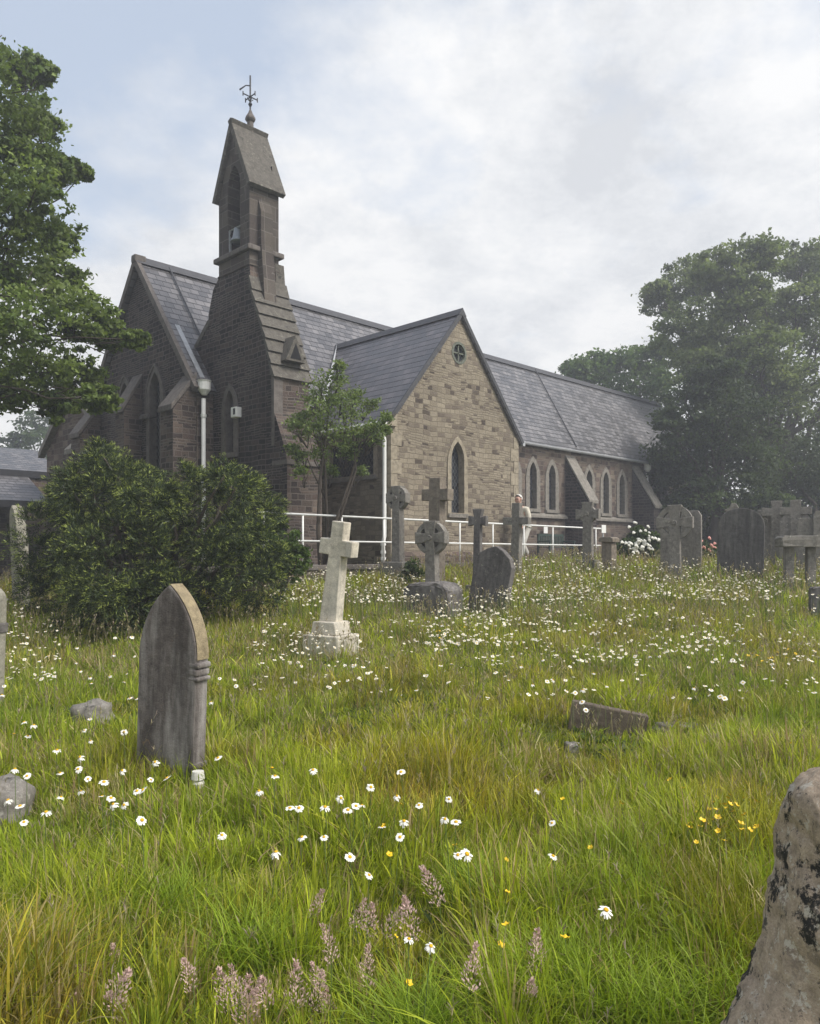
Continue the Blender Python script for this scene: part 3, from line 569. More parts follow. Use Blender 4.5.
# ------------------------------------------------------------------ gravestones
def grave(name, px, d, label, cat, yaw=-35, lean=0, back=0, sink=.0):
    x = (px - CX) / F * d; z = gz(x, d) - sink
    o = empty(name, (x, d, z), 0, label, cat); o.rotation_euler = (R(back), R(lean), R(yaw)); return o
def toph(o, py): return EYE + (HY - py) / F * o.location.y - o.location.z      # height at which its top must sit
def slab2(name, pts, t, mat, parent, bev=.012, y0=None, rough=0):
    y = -t / 2 if y0 is None else y0
    bm = bmesh.new(); bm_prism(bm, [(u, y, v) for u, v in pts], (0, t, 0))
    if bev: bevel(bm, bev, 2)
    if rough:
        bmesh.ops.triangulate(bm, faces=[f for f in bm.faces if len(f.verts) > 4])
        bmesh.ops.subdivide_edges(bm, edges=[e for e in bm.edges if e.calc_length() > .1], cuts=2, use_grid_fill=True)
        for v in bm.verts: v.co += Vector((random.uniform(-1, 1), random.uniform(-1, 1), random.uniform(-1, 1))) * rough
    return bm_obj(name, bm, mat, parent, bev == 0 and rough > 0)
def cross_pts(w, h, aw, az, b, z0=-.35, flare=0, tp=0):      # shaft width w, total height h, arm span aw, arm centre az, arm height b
    a = w / 2; W = aw / 2; f = flare
    return [(-a - tp, z0), (a + tp, z0), (a, az - b / 2), (W, az - b / 2 - f), (W, az + b / 2 + f), (a, az + b / 2), (a + f, h), (-a - f, h), (-a, az + b / 2), (-W, az + b / 2 + f), (-W, az - b / 2 - f), (-a, az - b / 2)]
def arch_pts(w, h, kind, z0=-.4, sh=.0, n=10):
    if kind == 'pointed':
        pts = lancet(0, z0, w, h - z0, n, .92)
    elif kind == 'round':
        r = w / 2 - sh; c = h - r * .8
        pts = [(-w / 2, z0), (w / 2, z0), (w / 2, c)] + [(r * math.cos(math.pi * i / n), c + r * .8 * math.sin(math.pi * i / n)) for i in range(n + 1)] + [(-w / 2, c)]
        if sh == 0: pts = pts[:2] + pts[3:-1]
    elif kind == 'shoulder':
        pts = [(-w / 2, z0), (w / 2, z0), (w / 2, h * .74), (w * .44, h * .8), (w * .4, h * .86), (w * .2, h * .95), (0, h), (-w * .2, h * .95), (-w * .4, h * .86), (-w * .44, h * .8), (-w / 2, h * .74)]
    else:
        pts = [(-w / 2, z0), (w / 2, z0), (w / 2, h * .93), (w * .42, h), (-w * .42, h), (-w / 2, h * .93)]
    return pts
def annulus(name, cz, r0, r1, t, mat, parent, n=28):
    bm = bmesh.new(); R_ = []
    for i in range(n):
        a = 2 * math.pi * i / n; c, s = math.cos(a), math.sin(a)
        R_.append([bm.verts.new((c * r, y, cz + s * r)) for r, y in ((r0, -t / 2), (r1, -t / 2), (r1, t / 2), (r0, t / 2))])
    for i in range(n):
        A, B = R_[i], R_[(i + 1) % n]
        for k in range(4): bm.faces.new((A[k], A[(k + 1) % 4], B[(k + 1) % 4], B[k]))
    return bm_obj(name, bm, mat, parent)
def celtic(name, px, d, top, label, mat, span, w, t=.14, yaw=-35, lean=0, base=None, azf=None, ringk=1.0, bmat=None):
    o = grave(name, px, d, label, 'grave cross', yaw, lean); h = toph(o, top); az = azf if azf else h - span * .5
    slab2('cross', cross_pts(w, h, span, az, w * .82, -.3, w * .2, w * .16), t, mat, o, .014)
    annulus('ring', az, span * .345 * ringk, span * .49 * ringk, t * .8, mat, o)
    for k in range(1): 
        bm = bmesh.new(); bm_tube(bm, [(0, -t / 2 - .025, az), (0, -t / 2 + .02, az)], [w * .22, w * .3], 10); bm_obj('boss', bm, mat, o)
    if base:
        bw, bh, bt = base
        if bmat == 'rock':
            slab2('base', [(-bw * .5, -.4), (bw * .5, -.4), (bw * .44, bh * .72), (bw * .33, bh * .95), (bw * .12, bh), (-bw * .3, bh * .97), (-bw * .43, bh * .8)], bt, M['grave_dark'], o, .05, None, .014)
        elif bmat == 'boulder':
            bm = bmesh.new(); bmesh.ops.create_icosphere(bm, subdivisions=4, radius=1)
            for v in bm.verts:
                c = v.co; m = max(abs(c.x), abs(c.y), abs(c.z)); c *= (1 / m) ** .62
                c.x *= bw / 2 * (1 - .16 * c.z); c.y *= bt / 2 * (1 - .16 * c.z); c.z *= bh
                v.co += v.normal * (.05 * math.sin(c.x * 17 + c.z * 9) * math.cos(c.y * 15 + c.x * 6) + .025 * math.sin(c.z * 31 + c.x * 25))
            bm_obj('base', bm, mat, o, True)
        else: slab2('base', [(-bw / 2, -.4), (bw / 2, -.4), (bw / 2 * .88, bh), (-bw / 2 * .88, bh)], bt, mat, o, .02)
    return o
def latin(name, px, d, top, label, mat, w, span, azpx, b, t=.14, yaw=-35, lean=0, flare=0.0, base=None):
    o = grave(name, px, d, label, 'grave cross', yaw, lean); h = toph(o, top); az = toph(o, azpx)
    slab2('cross', cross_pts(w, h, span, az, b, -.3, flare, w * .06), t, mat, o, .014)
    if base: slab2('base', [(-base[0] / 2, -.4), (base[0] / 2, -.4), (base[0] / 2 * .9, base[1]), (-base[0] / 2 * .9, base[1])], base[2], mat, o, .02)
    return o
# the large headstone in front of the yew
g = grave('headstone', 170, 5.2, 'tall dark pointed headstone in front of the yew bush, streaked with rain marks', 'headstone', -24, 2.0)
h = toph(g, 584); w = .475
M['grave_near'] = stone('streaked_headstone', (.13, .112, .105), .95, streak_col=(.34, .32, .305), scale=1.6, spots=[(3.0, .6, (.16, .115, .085)), (26, .66, (.3, .28, .23)), (11, .66, (.05, .045, .042))])
slab2('slab', lancet(0, -.3, w, h + .3, 12, 1.28), .13, M['grave_near'], g, .014)
inn = lancet(0, .0, w * .8, h * .95, 12, 1.28); out = lancet(0, -.02, w * .86, h * .975, 12, 1.28)
pass
for z, a, hh in ((h * .585, .022, .035), (h * .545, .012, .045), (h * .52, .022, .025), (h * .07, .02, .04)):  # carved shoulder on the right edge
    bm = bmesh.new(); bm_box(bm, (w / 2 - .06, -.068, z), (w / 2 + a, .068, z + hh)); bevel(bm, .012, 2); bm_obj('shoulder_moulding', bm, M['grave_near'], g)
bm = bmesh.new(); prof = lancet(0, -.3, w, h + .3, 12, 1.28)
# tan lichen strip on the arch's right half, its lit edge put into colour
right = [p for p in prof if p[0] >= -1e-6 and p[1] > h * .62]; right.sort(key=lambda p: p[1])
for a, b in zip(right, right[1:]):
    f = bm.faces.new([bm.verts.new((x, y, z)) for x, y, z in ((a[0] + .006, -.055, a[1] + .004), (a[0] + .006, .06, a[1] + .004), (b[0] + .006, .06, b[1] + .004), (b[0] + .006, -.055, b[1] + .004))])
M['lit_lichen_tan'] = stone('lit_tan_lichen_edge', (.27, .22, .14), .2, (.33, .27, .16), scale=2); bmesh.ops.remove_doubles(bm, verts=bm.verts, dist=1e-5); bm_obj('lit_lichened_edge', bm, M['lit_lichen_tan'], g)
# white stepped cross
g = grave('white_cross', 331, 10.0, 'pale stone latin cross leaning right on a stepped base', 'grave cross', -30, 0)
hh = toph(g, 521); b1 = toph(g, 634); b2 = toph(g, 621)
slab2('step', [(-.27, -.3), (.27, -.3), (.265, b1), (-.265, b1)], .5, M['grave_white'], g, .015)
slab2('plinth', [(-.2, b1 + .002), (.2, b1 + .002), (.165, b2), (-.165, b2)], .34, M['grave_white'], g, .015)
c = slab2('cross', [(u, v - b2) for u, v in cross_pts(.19, hh, .5, toph(g, 547), .2, b2 - .03, 0, .035)], .16, M['grave_white'], g, .012)
c.location = (0, 0, b2); c.rotation_euler = (0, R(7.5), 0)
# wheel cross on rough rock and neighbours
celtic('celtic_cross', 433, 13.0, 521, 'grey wheel-head cross standing on a rough rock base', M['grave_grey'], .56, .17, .17, -30, -1, (.96, .52, .55), None, 1.0, 'rock')
g = grave('headstone', 487, 13.0, 'dark streaked headstone leaning right beside the wheel-head cross', 'headstone', -38, 11)
slab2('slab', arch_pts(.72, toph(g, 545), 'shoulder'), .13, M['grave_dark'], g, .014)
celtic('celtic_cross', 398, 15.5, 486, 'tall slim wheel-head cross on a block, beside the white downpipe', M['grave_grey'], .48, .17, .18, -34, 0, (.62, .5, .5))
latin('stone_cross', 436, 15.0, 478, 'plain square-cut stone cross rising behind the wheel-head cross', M['grave_brown'], .26, .62, 495, .22, .2, -38, 1)
latin('stone_cross', 477, 14.5, 509, 'slender dark cross with flared arms above the leaning headstone', M['grave_dark'], .13, .36, 521, .13, .12, -30, 1, .035, (.4, .22, .3))
latin('stone_cross', 516, 17.0, 503, 'mottled stone cross standing in front of the walking person', M['grave_grey'], .19, .62, 521, .16, .15, -36, 1)
celtic('celtic_cross', 588, 18.0, 502, 'small wheel-head cross in front of the nave buttress', M['grave_grey'], .56, .2, .15, -34, 0, (.5, .3, .4), None, .72)
g = grave('stone_pillar', 609, 17.4, 'short square stone pillar with a capped top beside the rail end', 'pillar', -40, 0); h = toph(g, 537)
slab2('shaft', [(-.13, -.3), (.13, -.3), (.12, h - .12), (-.12, h - .12)], .25, M['grave_brown'], g); slab2('cap', [(-.17, h - .118), (.17, h - .118), (.17, h - .03), (.1, h), (-.1, h), (-.17, h - .03)], .34, M['grave_brown'], g)
celtic('celtic_cross', 675, 16.0, 505, 'wheel-head cross in front of a square-topped headstone', M['grave_grey'], .72, .2, .15, -30, 0, (.6, .2, .4))
g = grave('headstone', 681, 16.8, 'square-topped grey headstone directly behind a wheel-head cross', 'headstone', -28, 0); slab2('slab', arch_pts(.84, toph(g, 511), 'square'), .15, M['grave_grey'], g)
g = grave('headstone', 740, 15.6, 'broad dark round-topped headstone crowned with a small stub of cross', 'headstone', -26, 1); h = toph(g, 510)
M['grave_slate'] = stone('dark_slate_headstone', (.08, .076, .074), .75, streak_col=(.19, .18, .17), scale=1.4)
slab2('slab', arch_pts(.86, h + .04, 'round'), .17, M['grave_slate'], g, .016)
slab2('finial', [(-.09 - .12, h - .1), (.09 - .12, h - .1), (.07 - .12, h + .05), (.02 - .12, h + .13), (-.07 - .12, h + .13), (-.09 - .12, h + .05), (-.2 - .12, h - .0)], .14, M['grave_grey'], g, .012)
celtic('celtic_cross', 765, 18.5, 510, 'small wheel-head cross just right of the round-topped dark headstone', M['grave_grey'], .52, .24, .15, -25)
latin('stone_cross', 776.5, 18.2, 501, 'wide-armed stone cross behind the stone table tomb, left of the gabled one', M['grave_grey'], .21, .64, 512, .17, .15, -25, 0, .02)
g = latin('stone_cross', 795.5, 17.8, 500, 'gable-shouldered stone cross behind the stone table tomb', M['grave_grey'], .22, .66, 511, .17, .15, -25, 0, .0)
h = toph(g, 503); slab2('shoulder', [(-.34, .1), (.34, .1), (.34, h - .42), (.12, h - .1), (-.12, h - .1), (-.34, h - .42)], .1, M['grave_grey'], g)
g = grave('headstone', 806, 17.2, 'low square headstone between the gabled cross and the frame edge', 'headstone', -25, 0); slab2('slab', arch_pts(.36, toph(g, 518), 'square'), .14, M['grave_grey'], g)
g = grave('headstone', 826, 17.0, 'tall flat-topped headstone at the right edge of the picture', 'headstone', -25, 0); slab2('slab', arch_pts(.5, toph(g, 511), 'square'), .16, M['grave_grey'], g)
g = grave('table_tomb', 803, 14.6, 'stone table tomb with a thick lintel on square legs', 'tomb', -10, 0); h = toph(g, 536); hl = toph(g, 547)
slab2('tabletop', [(-.42, hl), (.5, hl), (.52, h - .03), (.5, h), (-.4, h), (-.44, h - .04)], .5, M['grave_grey'], g, .02, None, .006)
for x in (-.25, .13, .42): slab2('leg', [(x - .08, -.3), (x + .08, -.3), (x + .075, hl - .002), (x - .075, hl - .002)], .18, M['grave_grey'], g, .02)
g = grave('headstone', 822, 12.6, 'small dark stone block at the right edge of the daisies', 'headstone', -20, 0); slab2('slab', arch_pts(.36, toph(g, 587), 'square'), .2, M['grave_dark'], g, .02, None, .008)
g = grave('headstone', -15, 7.0, 'pale round-topped headstone cut off by the left edge of the picture', 'headstone', -15, 2); slab2('slab', arch_pts(.3, toph(g, 586), 'round'), .12, M['grave_pale'], g)
slab2('band', [(-.16, toph(g, 632)), (.16, toph(g, 632)), (.16, toph(g, 622)), (-.16, toph(g, 622))], .15, M['grave_dark'], g)
g = grave('headstone', 21, 13.5, 'pale jagged headstone tilted left beside the yew bush', 'headstone', -50, -8); h = toph(g, 503)
slab2('slab', [(-.24, -.4), (.3, -.4), (.32, h * .55), (.25, h * .68), (.2, h * .8), (.1, h * .93), (-.04, h), (-.2, h * .97), (-.26, h * .8)], .16, M['grave_pale'], g, .02, None, .006)
# tilted kerb slab and fragments in the grass
g = grave('kerb_stone', 605, 6.35, 'dark tilted kerb slab half sunk in the grass', 'kerb stone', -14, 9.5, 0, .02)
h = toph(g, 707); M['kerb'] = stone('dark_kerb', (.125, .1, .078), .35, (.22, .2, .15), scale=2)
slab2('slab', [(-.3, -.2), (.3, -.2), (.305, h), (-.3, h)], .09, M['kerb'], g, .012, None, .002)
def lump(name, px, d, size, label, mat, cat='stone', rz=0, seed=0, sink=.0, z=None):
    x = (px - CX) / F * d; o = empty(name, (x, d, gz(x, d) - sink if z is None else z), rz, label, cat)
    bm = bmesh.new(); bmesh.ops.create_icosphere(bm, subdivisions=4, radius=1); rr = random.Random(seed); ph = [rr.uniform(0, 6) for _ in range(6)]
    for v in bm.verts:
        c = v.co; m = max(abs(c.x), abs(c.y), abs(c.z)); c *= (1 / m) ** .45
        k = 1 + .09 * math.sin(c.x * 4 + ph[0]) * math.cos(c.y * 5 + ph[1]) + .06 * math.sin(c.z * 9 + ph[2] + c.x * 3) + .03 * math.sin(c.x * 17 + ph[3]) * math.sin(c.y * 19 + c.z * 15 + ph[4])
        v.co = Vector((c.x * size[0] * k, c.y * size[1] * k, c.z * size[2] * k))
    bm_obj('rock', bm, mat, o, True); return o
M['rock'] = stone('field_stone', (.2, .185, .165), .15, (.36, .35, .31), scale=2.4, spots=[(9, .6, (.07, .065, .06)), (20, .6, (.4, .38, .33))])
lump('rock', 92, 6.6, (.17, .12, .17), 'small broken grey stone left of the tall dark headstone', M['rock'], seed=1)
lump('rock', 4, 4.6, (.16, .16, .21), 'pale rough boulder at the left edge among daisies', M['rock'], seed=2)
lump('rock', 677, 6.5, (.2, .1, .07), 'flat grey stone lying in grass right of the tilted kerb slab', M['rock'], seed=3)
lump('rock', 573, 5.9, (.07, .05, .07), 'tiny pale stone in the grass below the tilted kerb slab', M['rock'], seed=4)
M['pale_stone'] = plain('pale_stone', (.62, .6, .56), .7)
g = grave('memorial_pot', 198, 4.95, 'small white round pot at the foot of the tall dark headstone', 'pot', 0, 0); h = toph(g, 771)
bm = bmesh.new(); bm_tube(bm, [(0, 0, -.05), (0, 0, .02), (0, 0, h - .075), (0, 0, h - .055), (0, 0, h - .05), (0, 0, h)], [.022, .036, .042, .03, .043, .036], 14); bm_obj('pot', bm, M['pale_stone'], g)
# big lichened stone close to the camera, bottom right
M['near_rock'] = stone('lichen_blotched_stone', (.38, .3, .225), .08, (.46, .4, .33), scale=3.4, spots=[(3.2, .58, (.24, .19, .15)), (22, .56, (.5, .45, .38)), (9, .585, (.09, .08, .07)), (5.5, .545, (.03, .028, .026)), (40, .6, (.12, .1, .085)), (70, .62, (.55, .5, .44))])
d = 1.9; ox = P(800, 800, d); near = empty('boundary_stone', (P(850, 800, d).x, d, gz(.95, d)), 0, 'big rounded lichen-blotched stone close up at the bottom right corner', 'stone')
edge = [(x + 11, y) for x, y in ((660, 1180), (705, 1060), (728, 1024), (748, 985), (765, 930), (774, 880), (780, 850), (784, 815), (789, 795), (797, 781), (812, 769), (835, 763), (880, 760), (960, 765), (1040, 790), (1080, 860), (1095, 960), (1100, 1180))]
bm = bmesh.new(); loc = near.location; pts = []
for k in range(len(edge) - 1):
    for f in (0, .25, .5, .75):
        u = edge[k][0] * (1 - f) + edge[k + 1][0] * f; v = edge[k][1] * (1 - f) + edge[k + 1][1] * f; pts.append(P(u, v, d) - loc)
pts.append(P(*edge[-1], d) - loc); cen = Vector((sum(p.x for p in pts) / len(pts), 0, -.1)); rings = []
prof = [(-.2, .0), (-.2, .35), (-.19, .6), (-.17, .8), (-.13, .92), (-.07, .985), (0, 1.0), (.07, .985), (.13, .92), (.17, .8), (.2, .5), (.2, .0)]
for y, k in prof[1:-1]:
    rg = []
    for i, p in enumerate(pts):
        q = cen + (p - cen) * (.0 + k); w = .004 * math.sin(i * .55 + y * 9)
        rg.append(bm.verts.new((q.x + w * k, y + w + .0, q.z + w * .6)))
    rings.append(rg)
for a, b in zip(rings, rings[1:]):
    for i in range(len(a) - 1): bm.faces.new((a[i], a[i + 1], b[i + 1], b[i]))
bm.faces.new(rings[0]); bm.faces.new(rings[-1][::-1])
bmesh.ops.triangulate(bm, faces=[f for f in bm.faces if len(f.verts) > 4])
bmesh.ops.subdivide_edges(bm, edges=[e for e in bm.edges if e.calc_length() > .012], cuts=2, use_grid_fill=True)
bmesh.ops.recalc_face_normals(bm, faces=bm.faces); bm.normal_update(); from mathutils import noise as mn
for v in bm.verts: v.co += v.normal * (.016 * mn.noise(v.co * 5) + .01 * mn.noise(v.co * 14) + .006 * mn.noise(v.co * 38) + .003 * mn.noise(v.co * 90))
bm_obj('stone_body', bm, M['near_rock'], near, True)
# ------------------------------------------------------------------ ground sheet
gx_ = np.unique(np.concatenate([np.linspace(-400, -20, 14), np.linspace(-20, 24, 177), np.linspace(24, 400, 14)]))
gy_ = np.unique(np.concatenate([np.linspace(-60, -2, 8), np.linspace(-2, 30, 129), np.linspace(30, 80, 26), np.linspace(80, 400, 12)]))
XX, YY = np.meshgrid(gx_, gy_); ZZ = ground(XX, YY); nx, ny = len(gx_), len(gy_)
idx = np.arange(nx * ny).reshape(ny, nx)
me = np_mesh('ground', np.stack([XX.ravel(), YY.ravel(), ZZ.ravel()], 1), np.stack([idx[:-1, :-1].ravel(), idx[:-1, 1:].ravel(), idx[1:, 1:].ravel(), idx[1:, :-1].ravel()], 1))
m, nt, b = new_mat('turf', .95, .1); oc = nd(nt, 'TexCoord').outputs['Object']
c = ramp(nt, noise(nt, oc, 3, 6, .7), [(.3, (.06, .075, .016)), (.5, (.11, .13, .025)), (.7, (.16, .155, .05))])
c = mixc(nt, .7, c, ramp(nt, noise(nt, oc, 40, 4, .7), [(.3, (.5,) * 3), (.7, (1.4,) * 3)]), 'MULTIPLY'); nt.links.new(c, b.inputs['Base Color'])
tag(link('ground', me, m, None, True), kind='structure')

def depth_of(px, py, h):                           # depth at which a flower h above the turf shows at this pixel
    d = 2.0
    while d < 30 and gz((px - CX) / F * d, d) + h < EYE + (HY - py) / F * d: d += .03
    return d
# ------------------------------------------------------------------ grass: every blade is real geometry
def blades(x, y, hgt, wid, ang, lean, col, z=None, tipcol=None, curl=1.6):
    n = len(x); z = ground(x, y) - .02 if z is None else z
    dx, dy = np.cos(ang), np.sin(ang); px, py = -dy, dx
    tw = RNG.uniform(-.9, .9, n); wx, wy = px * np.cos(tw) - dx * np.sin(tw), py * np.cos(tw) - dy * np.sin(tw)
    V = np.zeros((n, 7, 3), np.float32); ts = (0, .42, .76, 1.0); ws = (.8, 1.0, .62)
    for k, t in enumerate(ts):
        off = lean * hgt * t ** curl; cx, cy = x + dx * off, y + dy * off; cz = z + hgt * (t - .35 * lean * t * t)
        if k < 3:
            for s, j in ((-1, 2 * k), (1, 2 * k + 1)):
                V[:, j, 0] = cx + s * wx * wid * ws[k] / 2; V[:, j, 1] = cy + s * wy * wid * ws[k] / 2; V[:, j, 2] = cz
        else: V[:, 6, 0] = cx; V[:, 6, 1] = cy; V[:, 6, 2] = cz
    o = np.arange(n)[:, None] * 7
    q = np.concatenate([o + np.array([0, 1, 3, 2]), o + np.array([2, 3, 5, 4])]); t = o + np.array([4, 5, 6])
    C = np.repeat(col[:, None, :], 7, 1).astype(np.float32)
    if tipcol is not None: C[:, 4:] = C[:, 4:] * .55 + tipcol[:, None, :] * .45
    return V.reshape(-1, 3), q, t, C.reshape(-1, 3)
def merge(parts):
    vs, qs, ts, cs, o = [], [], [], [], 0
    for v, q, t, c in parts:
        vs.append(v); cs.append(c)
        if q is not None: qs.append(q + o)
        if t is not None: ts.append(t + o)
        o += len(v)
    return np.concatenate(vs), np.concatenate(qs) if qs else None, np.concatenate(ts) if ts else None, np.concatenate(cs)
def in_frustum(n, y0, y1, margin=.09, extra=1.9):
    y = np.sqrt(RNG.uniform(y0 * y0, y1 * y1, n)); x = RNG.uniform(-1, 1, n) * (y * (410 / F + margin) + extra); return x, y
def keep_clear(x, y):                              # no grass on the path, in the church or in the stones' footprints
    c, s_ = math.cos(TH), math.sin(TH); dx, dy = x - CXY.x, y - CXY.y; s = dx * c + dy * s_; p = -dx * s_ + dy * c
    return ~((p > -1.28) & (s > -6)) & ~((p > .2) & (s > -4.4)) | ((s > 8.1) & (p < -.9))
GREENS = np.array([(.15, .2, .03), (.2, .25, .038), (.26, .3, .05), (.13, .175, .035), (.24, .24, .06), (.31, .3, .08)])
STRAW = np.array([(.4, .34, .17), (.33, .25, .14), (.44, .39, .22)])
GREENS = GREENS * np.array([1.34, 1.3, .66])
def field_cols(x, y, n):
    a = vnoise(x * .9 + 40, y * .7 + 3, 3); b = vnoise(x * 2.7, y * 2.1, 5); k = np.clip((a * .6 + b * .4 - .18) * 6.5 + RNG.normal(0, .9, n), 0, 5).astype(int)
    c = GREENS[k] * RNG.uniform(.75, 1.25, (n, 1)); tone = vnoise(x * .55 + 17, y * .5 + 2, 13)[:, None]; c = c * (np.array([[.86, .95, 1.0]]) * (1 - tone) + np.array([[1.12, 1.06, 1.0]]) * tone); ol = vnoise(x * 1.6 + 3, y * 1.3, 14) > .68; c[ol] *= np.array([1.02, .87, 1.1]); dry = RNG.random(n) < .09 + .16 * (vnoise(x * 1.3 + 9, y * 1.1, 8) > .62) + .09 * (y > 8)
    c[dry] = STRAW[RNG.integers(0, 3, dry.sum())] * RNG.uniform(.7, 1.15, (dry.sum(), 1)); return c
LOW = [(1.6, 5.95, .4, .3), (-1.33, 4.75, .3, .75), (-2.75, 6.3, .35, .7), (2.2, 6.2, .35, .45), (1.25, 5.7, .2, .4), (-2.3, 4.3, .35, .6), (.45, 12.3, .8, .6), (-1.05, 9.4, .6, .5)]   # trampled or mown patches beside low stones
parts = []
for y0, y1, dens, tuft, hm, wm in ((1.5, 3.4, 620, 16, .235, .0056), (3.4, 5.5, 430, 13, .215, .0066), (5.5, 8.5, 280, 11, .205, .0085), (8.5, 13, 150, 10, .24, .0125), (13, 17.5, 90, 9, .28, .018), (17.5, 30, 42, 8, .3, .025)):
    area = (y1 * y1 - y0 * y0) * (410 / F + .11); n = int((area + 3.8 * (y1 - y0)) * dens); x, y = in_frustum(n, y0, y1)
    ok = keep_clear(x, y) & (y < 25); x, y = x[ok], y[ok]; n = len(x)
    big = vnoise(x * 1.1, y * 1.0, 21); clump = vnoise(x * 3.1 + 5, y * 2.7, 22)
    hs = hm * (.3 + .85 * big + .75 * clump) * RNG.uniform(.7, 1.25, n)
    sparse = vnoise(x * 1.9 + 12, y * 1.6 + 7, 31) < .26; hs[sparse] *= .55
    for lx, ly, lr, lk in LOW: hs *= 1 - lk * np.exp(-(((x - lx) ** 2 + (y - ly) ** 2) / lr ** 2))
    c0 = field_cols(x, y, n)
    X = np.repeat(x, tuft); Y = np.repeat(y, tuft); N = len(X); A = RNG.uniform(0, 2 * math.pi, N); r = np.abs(RNG.normal(0, .034 if y1 < 9 else .06, N))
    lean = np.clip(np.abs(RNG.normal(.3, .34, N)) + r * 3, .03, 1.35); H = np.repeat(hs, tuft) * RNG.uniform(.45, 1.2, N)
    bend = vnoise(X * .8 + 3, Y * .8, 44) * 6.3; A = np.where(RNG.random(N) < .22, bend + RNG.normal(0, .8, N), A)
    C = np.repeat(c0, tuft, 0) * RNG.uniform(.72, 1.3, (N, 1)); one = RNG.random(N) < .06; C[one] = STRAW[RNG.integers(0, 3, one.sum())] * RNG.uniform(.6, 1.1, (one.sum(), 1))
    xx, yy = X + np.cos(A) * r, Y + np.sin(A) * r
    parts.append(blades(xx, yy, H, wm * np.clip(RNG.lognormal(-.12, .42, N), .4, 2.4), A, lean, C, None, C * np.array([1.25, 1.15, .9])))
for px, py in ((640, 890), (600, 1005), (700, 940), (560, 965), (760, 880), (480, 880), (250, 940), (670, 1015), (30, 960), (420, 1010), (520, 900), (170, 900), (610, 850), (740, 1000)):
    d = depth_of(px, py, .12); N = 380; X = np.full(N, (px - CX) / F * d) + RNG.normal(0, .07, N); Y = np.full(N, d) + RNG.normal(0, .07, N); A = RNG.uniform(0, 6.28, N)
    C = np.array([(.23, .33, .03)]) * RNG.uniform(.6, 1.35, (N, 1)); parts.append(blades(X, Y, RNG.uniform(.16, .36, N), RNG.uniform(.0028, .0055, N), A, RNG.uniform(.3, 1.25, N), C, None, C * np.array([1.3, 1.15, .9]), 1.9))
v, q, t, c = merge(parts); tag(link('grass', np_mesh('grass', v, q, t, c), M['grass']), kind='stuff')

# flowering grass stems, drawn as thin stalks with loose tops
parts = []
for y0, y1, dens, w, hm in ((2.2, 5, 34, .0022, .42), (5, 9, 52, .0032, .44), (9, 14, 58, .005, .48), (14, 24, 40, .0075, .5)):
    n = int((y1 * y1 - y0 * y0) * .63 * dens); x, y = in_frustum(n, y0, y1); ok = keep_clear(x, y) & (vnoise(x * .8 + 4, y * .9, 61) > .3); x, y = x[ok], y[ok]; n = len(x)
    H = hm * RNG.uniform(.7, 1.3, n); A = RNG.uniform(0, 6.28, n); ln = RNG.uniform(.05, .4, n)
    col = np.where((RNG.random(n) < .5)[:, None], np.array([[.3, .26, .14]]), np.array([[.2, .21, .08]])) * RNG.uniform(.7, 1.2, (n, 1))
    z0 = ground(x, y) - .02; parts.append(blades(x, y, H, np.full(n, w), A, ln, col, z0))
    for k in range(7):                             # spikelets near the tip
        tt = RNG.uniform(.74, 1.0, n); off = ln * H * tt ** 1.6; a2 = RNG.uniform(0, 6.28, n)
        sc = (.26, .2, .17) if k % 2 else (.32, .28, .17)
        parts.append(blades(x + np.cos(A) * off, y + np.sin(A) * off, np.full(n, .028) * (1 + .03 * y), np.full(n, w * 1.9), a2, np.full(n, .7), np.tile(np.array(sc), (n, 1)) * RNG.uniform(.7, 1.2, (n, 1)), z0 + H * (tt - .35 * ln * tt * tt)))
v, q, t, c = merge(parts); tag(link('seed_grass', np_mesh('seed_grass', v, q, t, c), M['grass']), kind='stuff')
# broad-leaved ground cover between the tufts
n = 5200; x, y = in_frustum(n, 2.0, 9.0); ok = vnoise(x * 1.9 + 12, y * 1.6 + 7, 31) < .4; x, y = x[ok], y[ok]; n = len(x)
X, Y = np.repeat(x, 5), np.repeat(y, 5); N = len(X); C = np.array([(.09, .13, .035)]) * RNG.uniform(.6, 1.5, (N, 1)) * np.array([[1, 1, 1]])
v, q, t, c = blades(X, Y, RNG.uniform(.05, .14, N), RNG.uniform(.014, .03, N), RNG.uniform(0, 6.28, N), RNG.uniform(.7, 1.4, N), C)
tag(link('weeds', np_mesh('weeds', v, q, t, c), M['grass']), kind='stuff')

# ------------------------------------------------------------------ daisies
M['petal'], nt, b = new_mat('petal', .6, .2); b.inputs['Base Color'].default_value = (.74, .73, .67, 1)
M['yolk'] = plain('yellow_disc', (.62, .36, .02), .8, .2, .2)
M['stem'] = plain('flower_stem', (.1, .15, .04), .7); M['buttercup'] = plain('buttercup', (.75, .5, .015), .45, .4, .1)
def daisy_mesh(rad, petals, droop, seed):
    rr = random.Random(seed); bm = bmesh.new()
    for k in range(petals):
        if rr.random() < (.04, .04, .16, .1)[seed]: continue
        a = 2 * math.pi * k / petals + rr.uniform(-.12, .12); l = rad * rr.uniform(.82, 1.05); w = rad * .19; c, s = math.cos(a), math.sin(a); dz = droop * rr.uniform(.3, 1.4)
        P_ = lambda r, u, z: (c * r - s * u, s * r + c * u, z)
        f = [bm.verts.new(P_(*p)) for p in ((rad * .22, -w * .5, 0), (rad * .22, w * .5, 0), (l * .75, w, -dz * .5), (l, w * .4, -dz), (l, -w * .4, -dz), (l * .75, -w, -dz * .5))]
        bm.faces.new(f)
    me = bpy.data.meshes.new('flower_head'); bm.to_mesh(me); bm.free(); me.materials.append(M['petal']); return me
heads = [daisy_mesh(.027, 17 + i, (.002, .007, .012, .02)[i], i) for i in range(4)]
